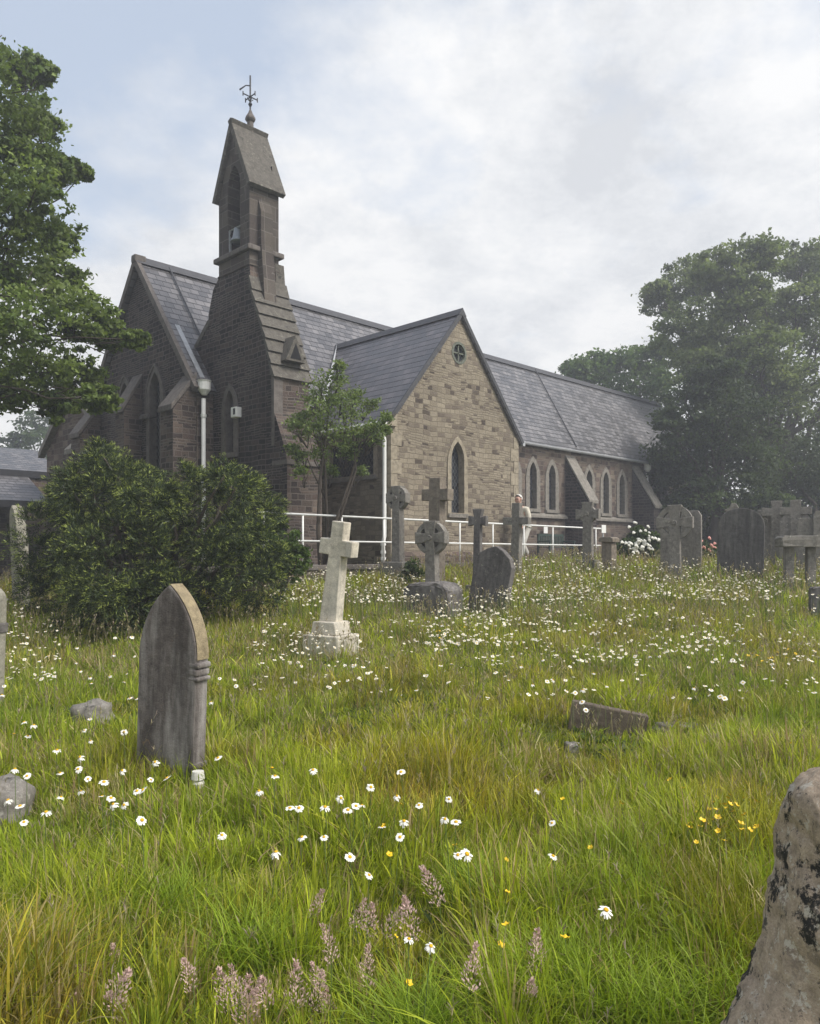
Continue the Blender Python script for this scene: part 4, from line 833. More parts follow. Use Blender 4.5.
bm = bmesh.new(); bmesh.ops.create_uvsphere(bm, u_segments=10, v_segments=6, radius=.0095); bmesh.ops.scale(bm, vec=(1, 1, .55), verts=bm.verts); disc_me = bpy.data.meshes.new('disc'); bm.to_mesh(bm and disc_me); bm.free(); disc_me.materials.append(M['yolk']); disc_me.shade_smooth()
def stem_mesh(name, pts, r, n=5):
    bm = bmesh.new(); bm_tube(bm, pts, r, n); me = bpy.data.meshes.new(name); bm.to_mesh(me); bm.free(); me.materials.append(M['stem']); return me
stems = [stem_mesh('stem', [(-.05 * a, .03 * a, -1), (-.02 * a, .03 * a, -.5), (0, 0, 0)], .0016) for a in (.3, 1, -1)]
spots = [(382, 827), (419, 805), (362, 805), (404, 821), (400, 837), (324, 837), (302, 837), (276, 852), (350, 857), (369, 875), (449, 799), (445, 819), (456, 822), (458, 855), (467, 854), (538, 790), (552, 823), (553, 856), (409, 939), (431, 946), (272, 768), (275, 776), (313, 770), (259, 791), (290, 808), (299, 808), (325, 807), (341, 798), (356, 806), (348, 810), (371, 787), (397, 796), (401, 772),
 (4, 686), (2, 695), (44, 671), (48, 656), (77, 648), (54, 676), (114, 655), (115, 638), (132, 637), (24, 722), (34, 725), (14, 734), (28, 736), (57, 750), (15, 769), (27, 776), (60, 773), (78, 769), (80, 757), (88, 779), (104, 782), (61, 797), (81, 791), (102, 796), (111, 798), (124, 805), (113, 804), (143, 790), (137, 791), (124, 732), (155, 762), (167, 778), (142, 820), (222, 835), (211, 702), (218, 758), (236, 686), (606, 910), (583, 690), (582, 702), (586, 710), (553, 680), (694, 688), (711, 690), (733, 660), (742, 628), (8, 800), (20, 806), (24, 822), (46, 812)]
nd_ = 0
def flower(px, py, hh=None, rad_k=1.0, parts=True):
    global nd_
    h = hh or random.uniform(.3, .44); d = depth_of(px, py, h); loc = P(px, py, d); z0 = gz(loc.x, d); h = loc.z - z0
    front = random.random() < .7; tilt = random.uniform(.15, .85) if front else random.uniform(.05, .4); az = random.gauss(-1.57, .6) if front else random.uniform(0, 6.28); s = rad_k * random.uniform(.62, 1.02)
    lab = 'white ox-eye daisy with a yellow centre on a thin stem in the long grass'
    if parts:
        root = empty('daisy', (loc.x, d, z0), 0, lab, 'daisy', 'ox-eye daisies in the long grass')
        o = bpy.data.objects.new('stem', stems[nd_ % 3]); COL.objects.link(o); o.parent = root; o.location = (0, 0, h - .003); o.scale = (1, 1, h + .03)
        fh = bpy.data.objects.new('flower_head', heads[nd_ % 4]); COL.objects.link(fh); fh.parent = root; fh.location = (0, 0, h); fh.scale = (s, s, s)
        ax = Vector((-math.sin(az), math.cos(az), 0)); fh.rotation_euler = (Matrix.Rotation(tilt, 4, ax) @ Matrix.Rotation(random.uniform(0, 6), 4, 'Z')).to_euler()
        dc = bpy.data.objects.new('disc', disc_me); COL.objects.link(dc); dc.parent = fh; dc.location = (0, 0, .002)
    nd_ += 1
for px, py in spots: flower(px, py)
for k in range(160):                               # more of them, nearest first, thinning into the stuff beyond
    py = 630 + 150 * random.random() ** 1.6; px = random.uniform(0, 820)
    c = vnoise(np.array([px / 45.]), np.array([py / 26.]), 77)[0]
    if c < .48 or (py > 690 and px > 240): py = random.uniform(612, 668)
    if 60 < px < 250 and py < 655: px = random.choice((random.uniform(0, 30), random.uniform(255, 700)))
    flower(px, py, None, .78)
# the distant drift of daisies, beyond counting
def drift(n, px0, px1, py0, py1, hr=(.3, .5), bias=1.0, thr=.42, rk=1.0, sx=38., sy=9., clr=(.68, .66, .56), yl=True):
    px = RNG.uniform(px0, px1, n * 3); py = py0 + (py1 - py0) * RNG.random(n * 3) ** bias
    k = vnoise(px / sx, py / sy, 91) * .6 + vnoise(px / 13., py / 4., 92) * .4; ok = k > thr; px, py = px[ok][:n], py[ok][:n]
    dgrid = np.arange(4, 30, .04); h = RNG.uniform(*hr, len(px)); D = np.zeros(len(px))
    for i in range(len(px)):
        xg = (px[i] - CX) / F * dgrid; below = ground(xg, dgrid) + h[i] - (EYE + (HY - py[i]) / F * dgrid); w = np.argmax(below > 0); D[i] = dgrid[w] if below[w] > 0 else -1
    ok = D > 4; px, py, D, h = px[ok], py[ok], D[ok], h[ok]; x = (px - CX) / F * D; z = EYE + (HY - py) / F * D
    ok = keep_clear(x, D); x, D, z = x[ok], D[ok], z[ok]; n = len(x); parts = []
    a0 = RNG.uniform(0, 6.28, n); tl = RNG.uniform(.1, .9, n); az = RNG.normal(-1.57, 1.2, n); r = .0175 * rk * RNG.uniform(.45, 1.45, n)
    nz = np.cos(tl); nxy = np.sin(tl); N_ = np.stack([np.cos(az) * nxy, np.sin(az) * nxy, nz], 1); U = np.cross(N_, np.array([0.13, .2, 1.0])); U /= np.linalg.norm(U, axis=1)[:, None] + 1e-6; W = np.cross(N_, U)
    cen = np.stack([x, D, z], 1); vs = []
    for k in range(8):
        a = a0 + k * math.pi / 4; rr = r * (1 if k % 2 else .78); vs.append(cen + U * (np.cos(a) * rr)[:, None] + W * (np.sin(a) * rr)[:, None])
    Vv = np.stack(vs, 1).reshape(-1, 3); o = np.arange(n)[:, None] * 8; q = np.concatenate([o + np.array([0, 1, 2, 3]), o + np.array([0, 3, 4, 7]), o + np.array([4, 5, 6, 7])])
    cols = np.repeat(np.array([clr]) * RNG.uniform(.8, 1.06, (n, 1)), 8, 0); parts.append((Vv, q, None, cols))
    if yl:
        vs = [cen + N_ * .003 + U * (math.cos(k * math.pi / 2) * r * .36)[:, None] + W * (math.sin(k * math.pi / 2) * r * .36)[:, None] for k in range(4)]
        parts.append((np.stack(vs, 1).reshape(-1, 3), np.arange(n)[:, None] * 4 + np.array([0, 1, 2, 3]), None, np.repeat(np.array([(.6, .38, .04)]), n * 4, 0)))
    g_ = ground(x, D); parts.append(blades(x, D, z - g_, np.full(n, .004) * (D / 8), a0, np.full(n, .02), np.tile(np.array([(.12, .16, .05)]), (n, 1)), g_))
    return parts
parts = drift(2100, 500, 830, 552, 600, (.2, .55), bias=.9, thr=.3) + drift(900, 250, 560, 572, 645, (.2, .5), thr=.46) + drift(620, 430, 830, 590, 662, (.2, .5), bias=1.1, thr=.46) + drift(150, -10, 60, 590, 680, thr=.3) + drift(260, 230, 830, 640, 700, bias=1.5, thr=.5) + drift(800, 270, 420, 562, 602, thr=.33)
v, q, t, c = merge(parts); m, nt, b = new_mat('drift_petal', .65, .2); nt.links.new(nd(nt, 'VertexColor', layer_name='Col').outputs['Color'], b.inputs['Base Color'])
tag(link('distant_flowers', np_mesh('distant_flowers', v, q, t, c), m), kind='stuff')
# buttercups
bm = bmesh.new()
for k in range(5):
    a = 2 * math.pi * k / 5; c, s = math.cos(a), math.sin(a); f = [bm.verts.new((c * r - s * u, s * r + c * u, z)) for r, u, z in ((.001, 0, 0), (.008, -.006, .003), (.013, 0, .007), (.008, .006, .003))]; bm.faces.new(f)
cup = bpy.data.meshes.new('buttercup'); bm.to_mesh(cup); bm.free(); cup.materials.append(M['buttercup'])
for k in range(95):
    if k < 34: px, py = random.gauss(722, 26), random.gauss(815, 14)
    elif k < 60: px, py = random.uniform(735, 818), random.gauss(655, 5)
    elif k < 76: px, py = random.gauss(435, 28), random.gauss(628, 8)
    else: px, py = random.uniform(380, 800), random.uniform(740, 1000)
    h = random.uniform(.18, .3); d = depth_of(px, py, h); loc = P(px, py, d); z0 = gz(loc.x, d)
    root = empty('buttercup', (loc.x, d, z0), 0, 'small yellow buttercup low in the grass', 'flower', 'buttercups in the grass')
    o = bpy.data.objects.new('flower_head', cup); COL.objects.link(o); o.parent = root; o.location = (0, 0, loc.z - z0); o.rotation_euler = (random.uniform(.1, .8), random.uniform(-.4, .4), random.uniform(0, 6)); s = random.uniform(.9, 1.5) * (1.2 if d > 7 else 1); o.scale = (s, s, s)
    o = bpy.data.objects.new('stem', stems[k % 3]); COL.objects.link(o); o.parent = root; o.location = (0, 0, loc.z - z0); o.scale = (.8, .8, loc.z - z0 + .02)
# pinkish flowering grass heads in the foreground
def panicle(seed):
    rr = random.Random(seed); bm = bmesh.new(); L_ = .115
    for k in range(230):
        t = rr.random() ** .8; r = .021 * (1 - t) ** .45 * (.4 + .6 * math.sin(math.pi * min(1, t + .12))) + .003; a = rr.uniform(0, 6.28); r *= rr.uniform(.3, 1.35)
        c = Vector((math.cos(a) * r + .02 * t * t, math.sin(a) * r, t * L_)); d = Vector((math.cos(a) * .7, math.sin(a) * .7, 1)).normalized() * rr.uniform(.0028, .0058); s = d.cross(Vector((rr.uniform(-1, 1), rr.uniform(-1, 1), .3))).normalized() * rr.uniform(.0011, .0022)
        bm.faces.new([bm.verts.new(c + p) for p in (-d, s, d, -s)])
    me = bpy.data.meshes.new('panicle'); bm.to_mesh(me); bm.free(); return me
M['pink'] = plain('pinkish_grass_head', (.56, .4, .36), .85, .1, .3); M['tan'] = plain('tan_grass_head', (.36, .31, .22), .85, .1, .3)
pans = [panicle(i) for i in range(5)]
for me in pans: me.materials.append(M['pink'])
heads_px = [(312, 904), (355, 912), (367, 918), (384, 919), (412, 923), (439, 888), (332, 945), (321, 972), (367, 970), (295, 990), (269, 990), (246, 1005), (329, 1013), (470, 974), (484, 984), (537, 962), (527, 997), (556, 994), (298, 1021), (373, 1021), (119, 964), (113, 985), (89, 981), (193, 974), (162, 998), (68, 1015), (111, 1015), (229, 992), (244, 1005), (270, 992), (561, 998), (240, 985), (100, 1000), (206, 1002), (128, 1016), (310, 996)]
for k, (px, py) in enumerate(heads_px):
    d = random.uniform(2.35, 2.9) if py > 940 else random.uniform(2.9, 3.3); b0 = P(px, py + 18, d); z0 = gz(b0.x, d)
    root = empty('flowering_grass', (b0.x, d, z0), 0, 'pinkish feathery grass head on a tall stem in the foreground', 'grass head', 'pinkish grass heads in the foreground')
    o = bpy.data.objects.new('panicle', pans[k % 5]); COL.objects.link(o); o.parent = root; o.location = (0, 0, b0.z - z0); o.rotation_euler = (random.gauss(0, .25), random.gauss(0, .25), random.uniform(0, 6)); s = random.uniform(1.0, 1.5); o.scale = (s * 1.1, s * 1.1, s)
    o = bpy.data.objects.new('stem', stems[k % 3]); COL.objects.link(o); o.parent = root; o.location = (0, 0, b0.z - z0 + .03); o.scale = (.8, .8, b0.z - z0 + .05)

# ------------------------------------------------------------------ trees and shrubs
def rand_unit(n): v = RNG.normal(size=(n, 3)); return v / np.linalg.norm(v, axis=1)[:, None]
def leaf_quads(cen, size, cols, upb=.5, aspect=.62, dirs=None):
    n = len(cen); nrm = rand_unit(n) + np.array([0, 0, upb]); nrm /= np.linalg.norm(nrm, axis=1)[:, None]
    ax = np.cross(nrm, rand_unit(n)) if dirs is None else dirs; ax /= np.linalg.norm(ax, axis=1)[:, None] + 1e-9
    sd = np.cross(nrm, ax); sd /= np.linalg.norm(sd, axis=1)[:, None] + 1e-9; s = size[:, None]
    V = np.stack([cen - ax * s * .5, cen + sd * s * aspect * .5 - nrm * s * .1 - ax * s * .05, cen + ax * s * .5 - nrm * s * .06, cen - sd * s * aspect * .5 - nrm * s * .1 - ax * s * .05], 1)
    return V.reshape(-1, 3), np.arange(n)[:, None] * 4 + np.array([0, 1, 2, 3]), None, np.repeat(cols, 4, 0)
def crown_leaves(blobs, per, size, pal, clump=.2, flat=.75, sub=30, hollow=.35, jitter=1.0):
    parts = []
    for (c, r) in blobs:
        ns = max(6, int(sub * RNG.uniform(.8, 1.2))); u = rand_unit(ns); rad = r * RNG.uniform(hollow, 1.08, ns)[:, None]
        sc = np.array(c) + u * rad * np.array([1, 1, .82]); npc = max(4, int(per / ns))
        for k in range(ns):
            m = int(npc * RNG.uniform(.5, 1.6)); sg = r * clump * RNG.uniform(.6, 1.5); pos = sc[k] + RNG.normal(0, 1, (m, 3)) * sg * np.array([1, 1, flat * .7])
            col = pal[RNG.integers(0, len(pal))] * RNG.uniform(.75, 1.25); cols = np.array([col]) * RNG.uniform(.75, 1.3, (m, 1))
            parts.append(leaf_quads(pos, size * RNG.uniform(.6, 1.35, m), cols))
    return parts
def limb_path(a, b, sag=.0, n=6, wob=.12):
    a, b = Vector(a), Vector(b); l = (b - a).length; ps = []
    for i in range(n + 1):
        t = i / n; p = a.lerp(b, t) + Vector((0, 0, 1)) * math.sin(t * math.pi) * sag * l
        if 0 < i < n: p += Vector((random.gauss(0, 1), random.gauss(0, 1), random.gauss(0, 1))) * wob * l / n
        ps.append(p)
    return ps
def tree(name, label, base, top_h, blobs, per, size, pal, r0, fork=.35, limbs=True, group=None, cat='tree', mat='leaf', twigs=True, **kw):
    o = empty(name, base, 0, label, cat, group); base = Vector(base); fk = base + Vector((random.uniform(-.3, .3), random.uniform(-.3, .3), top_h * fork))
    bm = bmesh.new(); bm_tube(bm, [p - base for p in limb_path(base - Vector((0, 0, .3)), fk, 0, 5, .04)], [r0 * 1.25, r0 * 1.02, r0 * .95, r0 * .9, r0 * .86, r0 * .82], 10)
    if limbs:
        for c, r in blobs:
            c = Vector(c); mid = fk.lerp(c, .45) + Vector((0, 0, .08 * (c - fk).length)); rr = min(r0 * .5, .03 + r * .06); start = fk.lerp(base, random.uniform(0, .3))
            p1 = limb_path(start, mid, .03, 4, .15); p2 = limb_path(mid, c, .04, 4, .2)[1:]; ps = p1 + p2
            bm_tube(bm, [p - base for p in ps], [rr * (1 - .8 * i / (len(ps) - 1)) for i in range(len(ps))], 6)
            if twigs:
                for _ in range(7):
                    e = c + Vector(rand_unit(1)[0]) * r * .85; ps = limb_path(ps[-1] if _ == 0 else c.lerp(mid, random.uniform(0, .4)), e, .05, 3, .2)
                    bm_tube(bm, [p - base for p in ps], [rr * .25, rr * .2, rr * .14, rr * .07], 5)
    bm_obj('trunk', bm, M['bark'], o, True, uv=False)
    bl = [((c[0] - base.x, c[1] - base.y, c[2] - base.z), r) for c, r in blobs]
    v, q, t, c = merge(crown_leaves(bl, per, size, np.array(pal), **kw)); link('crown', np_mesh('crown', v, q, t, c), M[mat], o); return o
def B(lst, d, dj, seed):
    rr = random.Random(seed); out = []
    for px, py, r in lst: dd = d + rr.uniform(-dj, dj); out.append((tuple(P(px, py, dd)), r / F * d))
    return out
SYC = [(.12, .165, .045), (.145, .19, .052), (.095, .135, .042), (.165, .215, .06)]
tree('sycamore_tree', 'large leafy tree overhanging the left edge in front of the church west end', (-11.5, 15.5, gz(-11.5, 15.5)), 9,
     B([(-20, 85, 58), (22, 72, 27), (42, 70, 14), (0, 130, 48), (38, 118, 22), (30, 165, 38), (62, 170, 18), (84, 172, 9), (-40, 200, 80), (30, 205, 36), (55, 235, 26), (15, 265, 55), (58, 275, 28), (35, 325, 55), (85, 318, 30), (112, 335, 20), (136, 340, 11), (15, 375, 46), (75, 375, 32), (98, 398, 16), (-50, 330, 90), (52, 402, 24), (0, 395, 26), (-110, 100, 110), (-150, 260, 130), (-90, 400, 60)], 15, 1.4, 1),
     2700, .1, SYC, .42, .4, sub=52, hollow=.35, clump=.12)
PAR = [(.14, .18, .065), (.12, .155, .055), (.17, .205, .08), (.1, .13, .05)]
tree('park_tree', 'tallest broad-crowned tree at the right with sky showing through its top', (P(775, 540, 40).x, 40, gz(18, 40)), 15,
     B([(662, 300, 22), (690, 282, 32), (722, 268, 26), (762, 258, 24), (802, 262, 28), (842, 275, 42), (655, 292, 14), (682, 330, 34), (722, 315, 30), (775, 318, 34), (825, 330, 46), (700, 366, 40), (752, 368, 42), (800, 385, 50), (850, 400, 60), (780, 440, 56), (860, 460, 70), (730, 425, 46), (800, 490, 50), (900, 330, 60), (745, 292, 26), (760, 345, 30), (715, 345, 26), (800, 300, 30), (770, 385, 36), (690, 355, 22), (720, 395, 30)], 40, 3.5, 2),
     3000, .2, PAR, .55, .3, sub=44, hollow=.35, clump=.145)
tree('broadleaf_tree', 'rounded green tree rising behind the nave roof ridge', (P(612, 540, 48).x, 48, gz(12, 48)), 12,
     B([(580, 372, 16), (600, 364, 17), (622, 362, 18), (645, 362, 18), (570, 368, 9), (610, 385, 24), (640, 392, 28), (585, 395, 24), (660, 380, 20), (660, 350, 10)], 48, 2, 3), 1500, .24, [(.08, .13, .04), (.1, .15, .045)], .4, .4, sub=26, clump=.2)
tree('dark_tree', 'dark dense evergreen tree in front of the east end of the nave', (P(712, 545, 33).x, 33, gz(12.7, 33)), 8,
     B([(702, 385, 24), (722, 370, 18), (690, 412, 34), (730, 415, 36), (668, 420, 12), (676, 445, 26), (715, 455, 42), (668, 470, 20), (690, 488, 34), (735, 490, 40), (678, 505, 18), (752, 450, 30), (760, 510, 30)], 33, 1.3, 4), 2600, .16, [(.05, .072, .03), (.065, .09, .036), (.04, .058, .026)], .28, .25, sub=34, hollow=.4, clump=.2)
tree('dark_tree', 'dark evergreen filling the right edge behind the gravestone crosses', (P(815, 545, 35).x, 35, gz(18, 35)), 6,
     B([(790, 470, 34), (825, 460, 44), (775, 505, 26), (815, 505, 36), (850, 500, 46), (870, 440, 60), (742, 522, 24), (765, 535, 22), (795, 540, 20), (716, 530, 18)], 35, 1.5, 5), 2600, .17, [(.05, .068, .032), (.06, .08, .036)], .25, .2, sub=34, hollow=.4, clump=.2)
tree('far_tree', 'far dark tree beyond the low outbuilding at the left', (P(30, 540, 60).x, 60, gz(-29, 60)), 8,
     B([(40, 425, 20), (20, 440, 14), (62, 420, 20), (80, 410, 22), (50, 450, 30), (0, 452, 16)], 60, 2, 6), 900, .3, [(.05, .075, .03), (.06, .09, .032)], .3, .3, sub=22)
ROW = [(.15, .2, .07), (.185, .235, .075), (.125, .17, .062)]
d = 15.8; base = P(322, 560, d); base.z = gz(base.x, d)
rw = empty('rowan_tree', base, 0, 'slender multi-stemmed young tree in front of the transept and bell tower', 'tree'); bm = bmesh.new()
for path, r in (([(321, 575), (318, 530), (320, 480), (327, 430), (330, 385)], .05), ([(324, 575), (327, 525), (325, 470), (318, 420), (312, 390)], .045), ([(323, 570), (333, 530), (350, 480), (360, 445), (366, 425)], .045), ([(325, 560), (338, 525), (356, 470), (352, 430), (350, 395)], .035), ([(326, 500), (312, 470), (302, 445)], .02)):
    ps = [P(x, y, d + random.uniform(-.25, .25)) - base for x, y in path]; bm_tube(bm, ps, [r * (1 - .75 * i / (len(ps) - 1)) for i in range(len(ps))], 8)
bl = B([(322, 385, 15), (338, 380, 12), (344, 398, 17), (312, 400, 14), (326, 412, 20), (352, 412, 14), (304, 432, 14), (338, 432, 16), (318, 452, 18), (300, 455, 9), (374, 428, 11), (362, 432, 10), (384, 430, 6), (350, 452, 9), (330, 470, 9), (300, 470, 8), (340, 366, 6), (386, 418, 7), (296, 425, 9), (372, 405, 9), (292, 448, 7), (362, 470, 7), (330, 398, 13), (356, 396, 11), (318, 425, 13), (345, 445, 12), (306, 416, 10), (374, 440, 8)], d, .5, 9)
for c, r in bl:
    for _ in range(4):
        a = Vector(c) - base; ps = limb_path(Vector((a.x * .8, a.y * .8, a.z - .35)), a + Vector(rand_unit(1)[0]) * r * .8, .05, 3, .15); bm_tube(bm, ps, [.012, .01, .007, .004], 5)
bm_obj('trunk', bm, M['bark'], rw, True, uv=False)
v, q, t, c = merge(crown_leaves([((c[0] - base.x, c[1] - base.y, c[2] - base.z), r) for c, r in bl], 330, .064, np.array(ROW), sub=22, hollow=.1, clump=.3)); link('crown', np_mesh('crown', v, q, t, c), M['leaf'], rw)
# yew: fans of needle twigs, pale at the growing tips
def yew(name, label, blobs, base, nsp, spray, pal, tip):
    o = empty(name, base, 0, label, 'bush'); base = Vector(base); parts = []
    for c, r in blobs:
        c = np.array(c) - np.array(base); n = int(nsp * (r / .6) ** 2); ns = max(8, int(20 * (r / .6) ** 1.6)); lobe = rand_unit(ns); lobe[:, 2] = lobe[:, 2] * .9 + .15
        k_ = RNG.integers(0, ns, n); lr = r * RNG.uniform(.22, .4, ns); u = rand_unit(n); u = u + lobe[k_] * .45 + np.array([0, 0, .25]); u /= np.linalg.norm(u, axis=1)[:, None]
        pos = c + lobe[k_] * (r * .8) * RNG.uniform(.85, 1.08, ns)[k_][:, None] + u * lr[k_][:, None] * RNG.uniform(.4, 1.0, n)[:, None]
        ax = u * .8 + lobe[k_] * .35 + np.array([0, 0, .32]) + RNG.normal(0, .22, (n, 3)); ax /= np.linalg.norm(ax, axis=1)[:, None]
        sd = np.cross(ax, rand_unit(n)); sd /= np.linalg.norm(sd, axis=1)[:, None]; pc = np.array(pal)[RNG.integers(0, len(pal), n)] * RNG.uniform(.7, 1.3, (n, 1)); fresh = RNG.random(n) < .55
        for k in range(9):
            t = k / 8; side = (1 if k % 2 else -1) * (.95 - .65 * t) if k < 8 else 0; ln = spray * RNG.uniform(.7, 1.2, n) * (.55 - .22 * t)
            st = pos + ax * (spray * t)[None] if np.isscalar(spray * t) is False else pos + ax * spray * t
            st = st - np.array([0, 0, 1]) * spray * .35 * t * t
            dr = ax * .75 + sd * side - np.array([0, 0, .22 * t]); dr /= np.linalg.norm(dr, axis=1)[:, None]
            cc = pc * (1 - .0) if k < 5 else np.where(fresh[:, None], pc * .35 + np.array(tip) * .65, pc)
            parts.append(leaf_quads(st + dr * ln[:, None] * .5, ln, cc * RNG.uniform(.85, 1.15, (n, 1)), .6, .2, dr))
    bm = bmesh.new()
    for c, r in blobs:
        ps = limb_path((random.uniform(-.2, .2), random.uniform(-.2, .2), -.1), Vector(c) - base, .06, 5, .12); bm_tube(bm, ps, [.06, .05, .04, .03, .02, .012], 6)
    bm_obj('branches', bm, M['bark'], o, True, uv=False).name = 'trunk'
    v, q, t, cl = merge(parts); link('crown', np_mesh('crown', v, q, t, cl), M['needle'], o); return o
YP = [(.033, .05, .017), (.044, .065, .021), (.027, .04, .015), (.056, .078, .025)]
yb = B([(112, 505, 52), (62, 545, 44), (160, 525, 50), (215, 520, 48), (118, 575, 58), (190, 580, 55), (238, 560, 42), (72, 592, 44), (48, 565, 26), (107, 470, 20), (125, 482, 20), (72, 505, 24), (172, 492, 24), (205, 492, 20), (236, 488, 22), (258, 518, 24), (150, 612, 42), (215, 612, 36), (92, 620, 32), (44, 600, 22), (255, 590, 28), (185, 625, 28), (138, 490, 22), (150, 500, 26), (104, 458, 15), (116, 466, 14), (92, 474, 14), (182, 478, 13), (150, 492, 18), (238, 478, 12), (226, 474, 10), (70, 488, 14)], 11.6, .75, 12)
yew('yew_bush', 'wide dark green yew bush with pale shoot tips left of the white cross', yb, (P(150, 640, 11.6).x, 11.6, gz(-3.6, 11.6)), 760, .145, YP, (.34, .4, .09))
yb = B([(270, 540, 22), (288, 545, 18), (262, 565, 26), (290, 568, 18), (300, 552, 9), (278, 525, 12)], 13.4, .4, 13)
tree('green_shrub', 'smaller fresh green shrub tucked behind the right end of the yew', (P(278, 600, 13.4).x, 13.4, gz(-2.2, 13.4)), 1.2, yb, 1700, .06, [(.07, .11, .025), (.09, .135, .03), (.055, .09, .02)], .05, .2, cat='bush', mat='leaf', sub=26, hollow=.5, clump=.18, twigs=False)
def rose(name, label, blobs, d, size, colr, nb, area):
    cx_ = sum(b[0] for b in blobs) / len(blobs); base = P(cx_, 565, d); base.z = gz(base.x, d)
    o = tree(name, label, base, .8, B(blobs, d, .25, 17), 900, .09, [(.05, .075, .025), (.065, .095, .03)], .04, .2, cat='bush', sub=24, hollow=.4, clump=.2, twigs=False)
    bm = bmesh.new()
    for k in range(9):
        a = k * 2.4; r = .006 + .0027 * k; bmesh.ops.create_uvsphere(bm, u_segments=6, v_segments=4, radius=.014, matrix=Matrix.Translation((math.cos(a) * r, math.sin(a) * r, .012 - r * .4)))
    me = bpy.data.meshes.new('blossom'); bm.to_mesh(me); bm.free(); me.materials.append(colr)
    for k in range(nb):
        px, py = random.gauss(area[0], area[1]), random.gauss(area[2], area[3]); p = P(px, py, d - .5 + random.uniform(-.15, .15)) - base
        b_ = bpy.data.objects.new('blossom', me); COL.objects.link(b_); b_.parent = o; b_.location = p; s = random.uniform(.8, 1.5) * size; b_.scale = (s, s, s); b_.rotation_euler = (random.uniform(0, 1), random.uniform(0, 1), 0)
rose('rose_bush', 'white-flowering rose bush beyond the end of the handrail', [(630, 545, 10), (645, 540, 11), (650, 552, 10), (622, 552, 9), (638, 532, 8), (655, 540, 8)], 21.5, 1.4, M['petal'], 46, (638, 13, 541, 9))
M['pink_rose'] = plain('pink_petal', (.62, .3, .26), .6)
rose('rose_bush', 'pink-flowering rose bush between the wheel cross and the round-topped headstone', [(702, 548, 8), (712, 552, 8), (694, 552, 8)], 21, 1.5, M['pink_rose'], 14, (704, 8, 545, 5))
# ivy-like shrub beside the block under the slim cross
yb = B([(411, 566, 8), (416, 573, 9), (408, 578, 8)], 14.6, .15, 18)
tree('small_shrub', 'small dark shrub at the foot of the slim wheel-head cross', (P(412, 585, 14.6).x, 14.6, gz(0, 14.6)), .5, yb, 420, .05, [(.04, .06, .02), (.055, .08, .025)], .025, .2, cat='bush', sub=16, hollow=.3, clump=.25, twigs=False)

# ------------------------------------------------------------------ light, sky, camera
SUN_AZ, SUN_EL = R(SUN_AZ_DEG), R(SUN_EL_DEG)      # azimuth clockwise from +Y
sd = Vector((math.sin(SUN_AZ) * math.cos(SUN_EL), math.cos(SUN_AZ) * math.cos(SUN_EL), math.sin(SUN_EL)))
sl_ = bpy.data.lights.new('Sun', 'SUN'); sl_.energy = SUN_E; sl_.angle = R(SUN_ANG); sl_.color = (1, .95, .87)
so = bpy.data.objects.new('Sun', sl_); COL.objects.link(so); so.rotation_euler = (-sd).to_track_quat('-Z', 'Y').to_euler(); so.location = (0, 0, 60)
w = bpy.data.worlds.new('World'); SC.world = w; w.use_nodes = True; nt = w.node_tree; bg = nt.nodes['Background']; bg.inputs['Strength'].default_value = SKY_S
sky = nd(nt, 'TexSky', sky_type='NISHITA', sun_disc=False, sun_elevation=SUN_EL, sun_rotation=SUN_AZ, air_density=1.2, dust_density=2.0)
dv = nd(nt, 'TexCoord').outputs['Generated']; sp = nd(nt, 'SeparateXYZ', {0: dv})
zc = math_(nt, 'ADD', math_(nt, 'MAXIMUM', sp.outputs[2], 0.0), .32)
cv = nd(nt, 'CombineXYZ', {0: math_(nt, 'DIVIDE', sp.outputs[0], zc), 1: math_(nt, 'DIVIDE', sp.outputs[1], zc)}).outputs[0]
n1 = noise(nt, mapping(nt, cv, (1, 1, 1), CLOUD_OFF), 1.15, 8, .58); n2 = noise(nt, mapping(nt, cv, (1, 1, 1), (7.7, 2.3, 0)), 2.3, 8, .68)
n1 = math_(nt, 'ADD', n1, math_(nt, 'MULTIPLY', math_(nt, 'SUBTRACT', .48, sp.outputs[2]), .8))
cover = ramp(nt, n1, [(COV0, (0, 0, 0)), (COV1, (1, 1, 1))])
lum = ramp(nt, n2, [(.38, CL_DARK), (.48, CL_MID), (.57, CL_LIGHT)])
dt = nd(nt, 'VectorMath', {0: dv}, operation='DOT_PRODUCT'); dt.inputs[1].default_value = sd
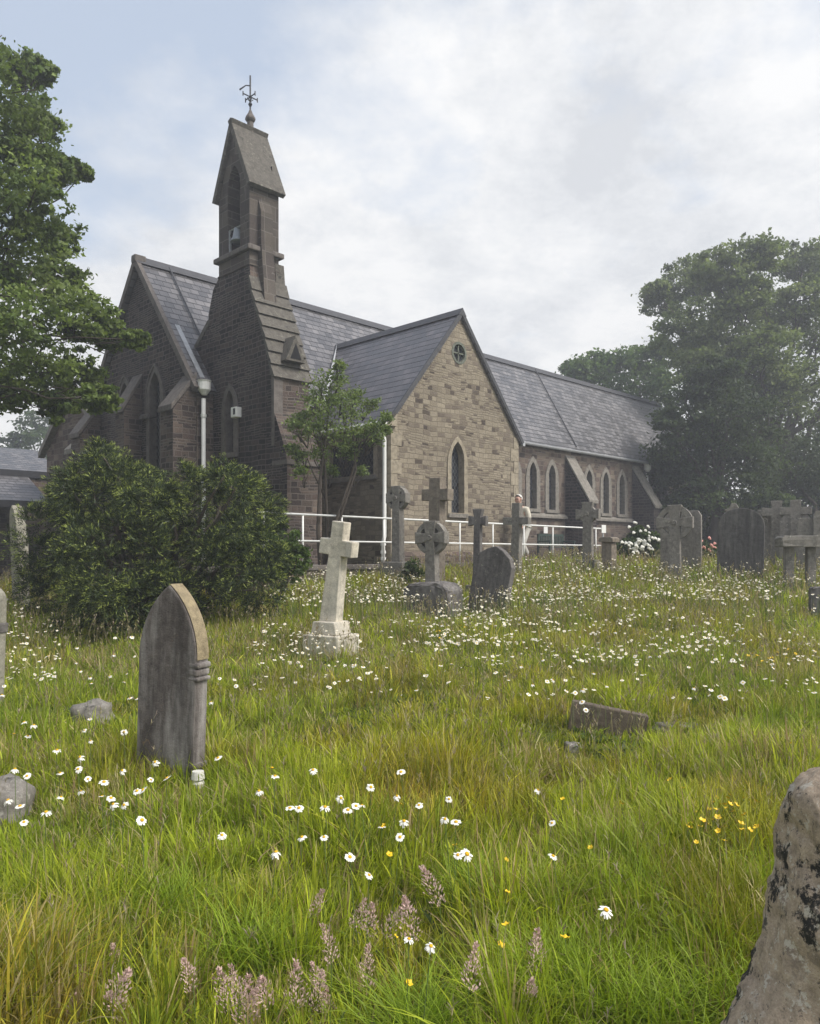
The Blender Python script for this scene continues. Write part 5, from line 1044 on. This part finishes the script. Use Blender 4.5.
glow = math_(nt, 'MULTIPLY', math_(nt, 'POWER', math_(nt, 'MAXIMUM', dt.outputs['Value'], 0.0), 7.0), GLOW)
lum2 = mixc(nt, 1.0, lum, nd(nt, 'CombineColor', {0: math_(nt, 'ADD', glow, 1.0), 1: math_(nt, 'ADD', glow, 1.0), 2: math_(nt, 'ADD', glow, 1.0)}).outputs[0], 'MULTIPLY')
blue = mixc(nt, 1.0, sky.outputs[0], SKY_TINT, 'MULTIPLY'); blue = mixc(nt, .55, blue, SKY_PALE)
lum2.node.clamp_result = False; blue.node.clamp_result = False
nt.links.new(mixc(nt, cover, blue, lum2), bg.inputs['Color'])
if HAZE > 0:  # thin air volume added to stand in for veiling glare over the view
    bm = bmesh.new(); bm_box(bm, (-60, -3, -3), (60, 75, 24)); hm = bpy.data.materials.new('glare_haze'); hm.use_nodes = True; hn = hm.node_tree; hn.nodes.remove(hn.nodes['Principled BSDF'])
    pv = nd(hn, 'VolumePrincipled'); pv.inputs['Color'].default_value = (.9, .93, 1, 1); pv.inputs['Density'].default_value = HAZE; pv.inputs['Anisotropy'].default_value = .3
    hn.links.new(pv.outputs[0], hn.nodes['Material Output'].inputs['Volume']); tag(bm_obj('glare_haze', bm, hm, uv=False), kind='stuff')
cam = bpy.data.cameras.new('Camera'); cam.sensor_fit = 'VERTICAL'; cam.sensor_height = 24; cam.lens = F / 1024 * 24; cam.shift_y = (HY - 512) / 1024; cam.clip_end = 1500; cam.clip_start = .05
co = bpy.data.objects.new('Camera', cam); COL.objects.link(co); co.location = (0, 0, EYE); co.rotation_euler = (R(90), 0, 0); SC.camera = co
SC.render.engine = 'CYCLES'; SC.view_settings.view_transform = 'Standard'; SC.view_settings.look = 'None'; SC.view_settings.exposure = EXPO; SC.view_settings.gamma = 1
cy = SC.cycles; cy.use_denoising = True; cy.max_bounces = 6; cy.diffuse_bounces = 3; cy.glossy_bounces = 2; cy.transmission_bounces = 3; cy.transparent_max_bounces = 4; cy.volume_bounces = 0; cy.caustics_reflective = False; cy.caustics_refractive = False
SC.render.resolution_x = 820; SC.render.resolution_y = 1024
